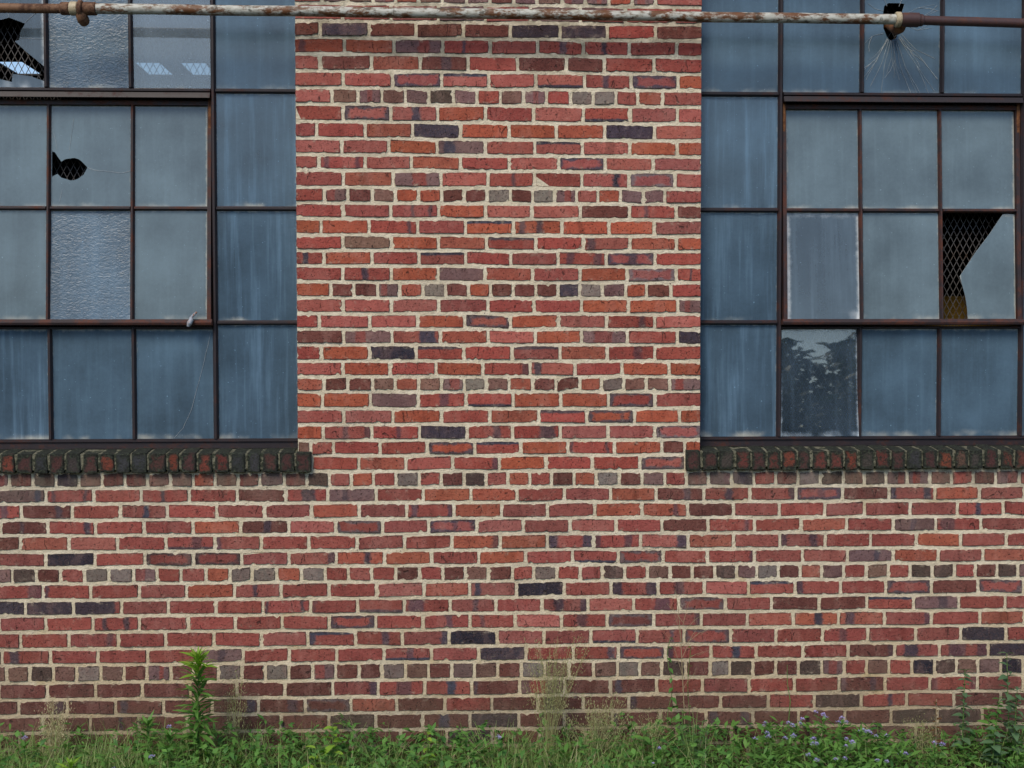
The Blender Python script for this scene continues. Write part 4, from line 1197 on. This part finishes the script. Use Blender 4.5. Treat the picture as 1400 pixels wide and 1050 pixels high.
sapling(1284, -.24, .335, 22, .03, 'thin reddish brown withered shoot beside the tallest leafy shoot', 'oval', 'brownleaf', (.0, 0), 'deadstem', name='withered_shoot')
sapling(1195, -.30, .25, 16, .045, 'dark leafy weed behind the lilac flowers', 'ovate', 'leaf_d', opposite=True, grp=SH, name='leafy_shoot')
sapling(345, -.35, .245, 14, .042, 'dark leafy weed between the tall weed and the bright broad-leaved weed', 'oval', 'leaf_d')
sapling(1030, -.5, .23, 14, .05, 'narrow young weed at the edge of the lilac flowers', 'lance', 'leaf')

# wispy seeding grasses
def wisp(px, y, h, n, spread, lab, lean=0.0, stem='wispy'):
    p = plant('wispy_grass', lab, 'grass tuft', (PX(px), y, 0), 'wispy grass tufts')
    sc, sd_ = Scatter(), Scatter()
    for i in range(n):
        a = vr.uniform(0, 6.28)
        hh = h * vr.uniform(.55, 1.02)
        out = spread * vr.random() ** .7
        dx_, dy_ = math.cos(a) * out + lean * hh * vr.uniform(-1, 3), math.sin(a) * out * .6
        prev = None
        b0 = Vector((vr.gauss(0, .012), vr.gauss(0, .012), .02))
        pts = [b0 + Vector((dx_ * t ** 1.4, dy_ * t ** 1.4, hh * (t - .06 * t * t))) for t in [k / 6 for k in range(7)]]
        w = .00055
        bb = len(sc.v); tn = vr.uniform(-.2, .9)
        for q in pts:
            for sg in (-1, 1): sc.v.append((q.x + sg * w, q.y, q.z)); sc.t.append(tn)
        for k in range(6): sc.f.append((bb + 2 * k, bb + 2 * k + 2, bb + 2 * k + 3, bb + 2 * k + 1))
        for k in range(42):
            t = 1 - .42 * vr.random() ** 1.2
            q = b0 + Vector((dx_ * t ** 1.4, dy_ * t ** 1.4, hh * (t - .06 * t * t)))
            q += Vector((vr.gauss(0, .014), vr.gauss(0, .010), vr.gauss(0, .012)))
            sd_.leaf(q, vr.uniform(0, 6.28), vr.uniform(.2, 1.3), vr.uniform(.007, .014), 'lance', 0, vr.uniform(-.2, .9), 1.0, 2)
    sc.build('stalk', stem, p)
    sd_.build('seed_head', stem, p)
    return p
wisp(742, -.16, .62, 58, .15, 'tall wispy seeding grass tuft fanned against the middle of the wall', .05)
wisp(806, -.24, .375, 52, .16, 'low wispy seeding grass tuft next to the tall wispy tuft', .05)
wisp(880, -.28, .30, 25, .10, 'thin wispy grass between the low tuft and the large-leaved weed', .04)
wisp(305, -.14, .46, 16, .05, 'faint wispy grass close behind the tall weed')
wisp(58, -.16, .36, 40, .08, 'straw-coloured wispy tuft in the grass by a lone lilac flower', .02, 'straw')
wisp(1268, -.20, .23, 22, .08, 'sparse wispy grass beside the withered shoot', .02)

# dead branching stalk with a twining vine
p = plant('dead_stalk', 'pale dead branching stalk rising from the feathery weed', 'stalk', (PX(934), -.12, 0))
put_stem(p, [(.01, 0, .05), (.008, 0, .25), (0, .01, .42), (-.006, .02, .58), (-.016, .03, .72), (-.03, .035, .80)], [.0022, .002, .0018, .0015, .001, .0006], 'deadstem')
for (z0, dx_, dz) in ((.35, .06, .08), (.42, -.07, .20), (.50, .09, .16), (.56, -.05, .18), (.60, .10, .10), (.64, .05, .15), (.66, -.07, .08), (.30, .05, -.06), (.48, .12, .05), (.55, .15, .09)):
    b0 = Vector((0, .01, z0))
    put_stem(p, [b0, b0 + Vector((dx_ * .5, .01, dz * .6)), b0 + Vector((dx_, .0, dz))], [.0012, .0009, .0004], 'deadstem', 'twig', 4)
    for s_ in (.55, .8):
        c0 = b0 + Vector((dx_ * s_, .0, dz * s_)); put_stem(p, [c0, c0 + Vector((vr.uniform(-.04, .04), 0, vr.uniform(.01, .05)))], [.0007, .0003], 'deadstem', 'twig', 4)
p = plant('twining_vine', 'green vine with heart-shaped leaves climbing beside the dead stalk', 'vine', (PX(918), -.10, 0))
vp = [(math.sin(z * 22) * .012 - .004, math.cos(z * 22) * .008, z) for z in [k * .045 for k in range(14)]]
put_stem(p, vp, .0014, 'stem')
for k in range(4, 14):
    put_leaf(p, vp[k], vr.uniform(-2.6, -.5), vr.uniform(-.6, .3), vr.uniform(.022, .045) * (1.25 - k * .05), 1.1, 'ovate', .3, 'leaf_d')
p = plant('climbing_tendril', 'thin green tendril with tiny leaves close to the dead stalk', 'vine', (PX(946), -.08, 0))
vp = [(math.sin(z * 13) * .008, 0, z) for z in [k * .045 for k in range(13)]]
put_stem(p, vp, .0013, 'stem')
for k in range(3, 13):
    put_leaf(p, vp[k], vr.uniform(-2.8, -.3), vr.uniform(-.2, .7), .022, 1.0, 'oval', .2, 'leaf')
p = plant('climbing_tendril', 'single bare green tendril up the bricks above the lilac flowers', 'vine', (PX(1092), -.05, 0))
put_stem(p, [(0, 0, 0), (-.004, 0, .15), (.006, 0, .28), (-.006, .01, .36), (-.004, .02, .44)], [.0024, .0022, .002, .0016, .001], 'stem')

# lone tall grass blades
GB = 'tall single grass blades'
for px, y, h, ln, lab in ((462, -.20, .40, .02, 'upright dark grass tuft standing above the ground cover'), (478, -.20, .36, .09, None), (455, -.22, .33, -.05, None),
                          (166, -.20, .36, .02, None), (138, -.28, .31, .03, None), (100, -.3, .30, -.05, None), (614, -.25, .30, .03, None), (684, -.2, .36, .01, None), (640, -.3, .28, .06, None)):
    p = plant('grass_stalk', lab or 'tall single grass stalk rising above the weed layer', 'grass stalk', (PX(px), y, 0), GB)
    s_ = Scatter()
    for k in range(5):
        s_.blade(Vector((vr.uniform(-.006, .006), vr.uniform(-.004, .004), 0)), 0 if ln > 0 else 3.14, h * vr.uniform(.75, 1.0), abs(ln) / h * 1.2 + vr.uniform(0, .15), vr.uniform(.002, .0032), vr.uniform(0, .5), 6)
    s_.build('blade', 'grass', p)
for px, y, h, ln in ((520, -.35, .30, .55), (610, -.4, .28, .7), (385, -.3, .27, .6), (500, -.25, .34, -.6), (870, -.3, .3, .7)):
    p = plant('dry_blade', 'pale arching dry grass blade over the weeds', 'grass blade', (PX(px), y, 0), 'arching dry blades')
    s_ = Scatter()
    for k in range(3):
        s_.blade(Vector((vr.uniform(-.01, .01), 0, 0)), 0.1 if ln > 0 else 3.0, h * vr.uniform(.9, 1.1), abs(ln) * vr.uniform(.8, 1.2), .0022, .6, 8)
    s_.build('blade', 'straw', p)

# lilac mistflowers
def puff(radius, seedn):
    s_ = Scatter()
    r_ = random.Random(seedn)
    for i in range(46):
        a, zz = r_.uniform(0, 6.28), r_.uniform(-.15, 1)
        d_ = Vector((math.cos(a) * math.sqrt(max(0, 1 - zz * zz)), math.sin(a) * math.sqrt(max(0, 1 - zz * zz)), zz * .75))
        s_.leaf(d_ * radius * r_.uniform(.35, .8), a, math.asin(max(-1, min(1, zz))), radius * r_.uniform(.45, .75), 'lance', 0, r_.uniform(-.3, .9), 1.6)
    me = bpy.data.meshes.new('flower_head')
    me.from_pydata(s_.v, [], s_.f); me.materials.append(M['flower'])
    at_ = me.attributes.new('tone', 'FLOAT', 'POINT'); at_.data.foreach_set('value', s_.t)
    return me
PUFFS = [puff(.011, k) for k in range(4)]
def mistflower(px, y, h, heads, lab, grp='lilac mistflowers', n=26):
    p = plant('mistflower', lab, 'flower', (PX(px), y, 0), grp)
    leafy_stalk(p, h * .9, n, .058, .045, mat='leaf', top_mat='leaf', start=.3, e0=0, e1=.8, width=1.7, top_n=6, top_len=.04, r=.0026)
    for k in range(max(1, int(heads * .7))):
        a = vr.uniform(0, 6.28); d_ = vr.uniform(.008, .042) if heads > 1 else 0
        q = Vector((math.cos(a) * d_, math.sin(a) * d_, h + vr.uniform(-.02, .015)))
        put_stem(p, [(0, 0, h * .82), (q.x * .7, q.y * .7, h * .92), q], [.0013, .001, .0008], 'stem', 'flower_stalk', 5)
        o = bpy.data.objects.new('flower_head', PUFFS[vr.randrange(4)])
        link(o, p); o.location = q; s_ = vr.uniform(.75, 1.15); o.scale = (s_, s_, s_ * .9); o.rotation_euler = (0, 0, vr.uniform(0, 6))
bed = 'lilac mistflower plant in the flower bed below the bare tendril'
for px, y, h, heads in ((1040, -.30, .225, 4), (1062, -.42, .225, 4), (1082, -.28, .255, 6), (1100, -.46, .22, 5), (1120, -.28, .285, 7), (1132, -.48, .235, 6), (1148, -.26, .262, 5), (1160, -.40, .255, 5),
                        (1178, -.32, .235, 4), (1198, -.36, .225, 3), (1112, -.58, .19, 4), (1256, -.45, .20, 4), (1080, -.58, .195, 3), (1205, -.5, .19, 3), (1165, -.6, .18, 3), (1050, -.22, .24, 3)):
    mistflower(px, y, h, heads, bed)
lone = 'lone lilac flower in the green weeds'
for px, y, h, heads, lab in ((37, -.34, .232, 1, 'single lilac flower in the grass by the straw-coloured tuft'), (230, -.36, .285, 1, 'single lilac flower beside the tall weed'), (217, -.55, .21, 2, 'pair of lilac flowers low in front of the tall weed'),
                             (178, -.6, .185, 1, 'small lilac flower low in the grass by the knee-high weed'), (675, -.35, .235, 3, 'three lilac flower heads between the tall grass stalks and the wispy tuft'),
                             (883, -.50, .205, 2, 'pair of lilac flowers below the large-leaved weed'), (870, -.58, .18, 1, 'single lilac flower low in the weeds by the pair'), (1015, -.42, .235, 1, 'single lilac flower between the feathery weed and the flower bed')):
    mistflower(px, y, h, heads, lab, 'scattered lilac flowers', 16)

# ------------------------------------------------------------------ the wood behind the photographer, mirrored in the panes
fw = Scatter()
wr = random.Random(3)
tr_ = MB()
for k in range(64):
    cx, cy = -42 + k * 1.35 + wr.uniform(-1, 1), -48 + wr.uniform(-4, 3)
    H_t = 7.9 + .6 * math.sin(k * .9) + wr.uniform(-.5, .7)
    tr_.tube([(cx, cy, 0), (cx + .1, cy, H_t * .45), (cx, cy, H_t * .8)], [.2, .14, .05], 6)
    for i in range(1500):
        u_ = wr.random() ** 1.15; a = wr.uniform(0, 6.28)
        zz = H_t * (.12 + .88 * u_)
        rr = 2.3 * math.sin(math.pi * min(1, .12 + u_ * .86)) ** .6 * (wr.random() ** .5) * (1 + .25 * math.sin(a * 5 + k))
        fw.leaf(Vector((cx + math.cos(a) * rr, cy + math.sin(a) * rr, zz)), wr.uniform(0, 6.28), wr.uniform(-.6, .6), wr.uniform(.4, .75), 'oval', .2, wr.uniform(-.3, .7))
for i in range(14000):
    fw.leaf(Vector((wr.uniform(-44, 46), -47 + wr.uniform(-2, 2), 5.2 * wr.random())), wr.uniform(0, 6.28), wr.uniform(-.6, .6), wr.uniform(.5, .8), 'oval', .2, wr.uniform(-.3, .7))
wood = fw.build('distant_wood', 'far', label='line of trees across the ground behind the photographer, mirrored in the glass')
tr_.build('trunk', M['bark'], wood)
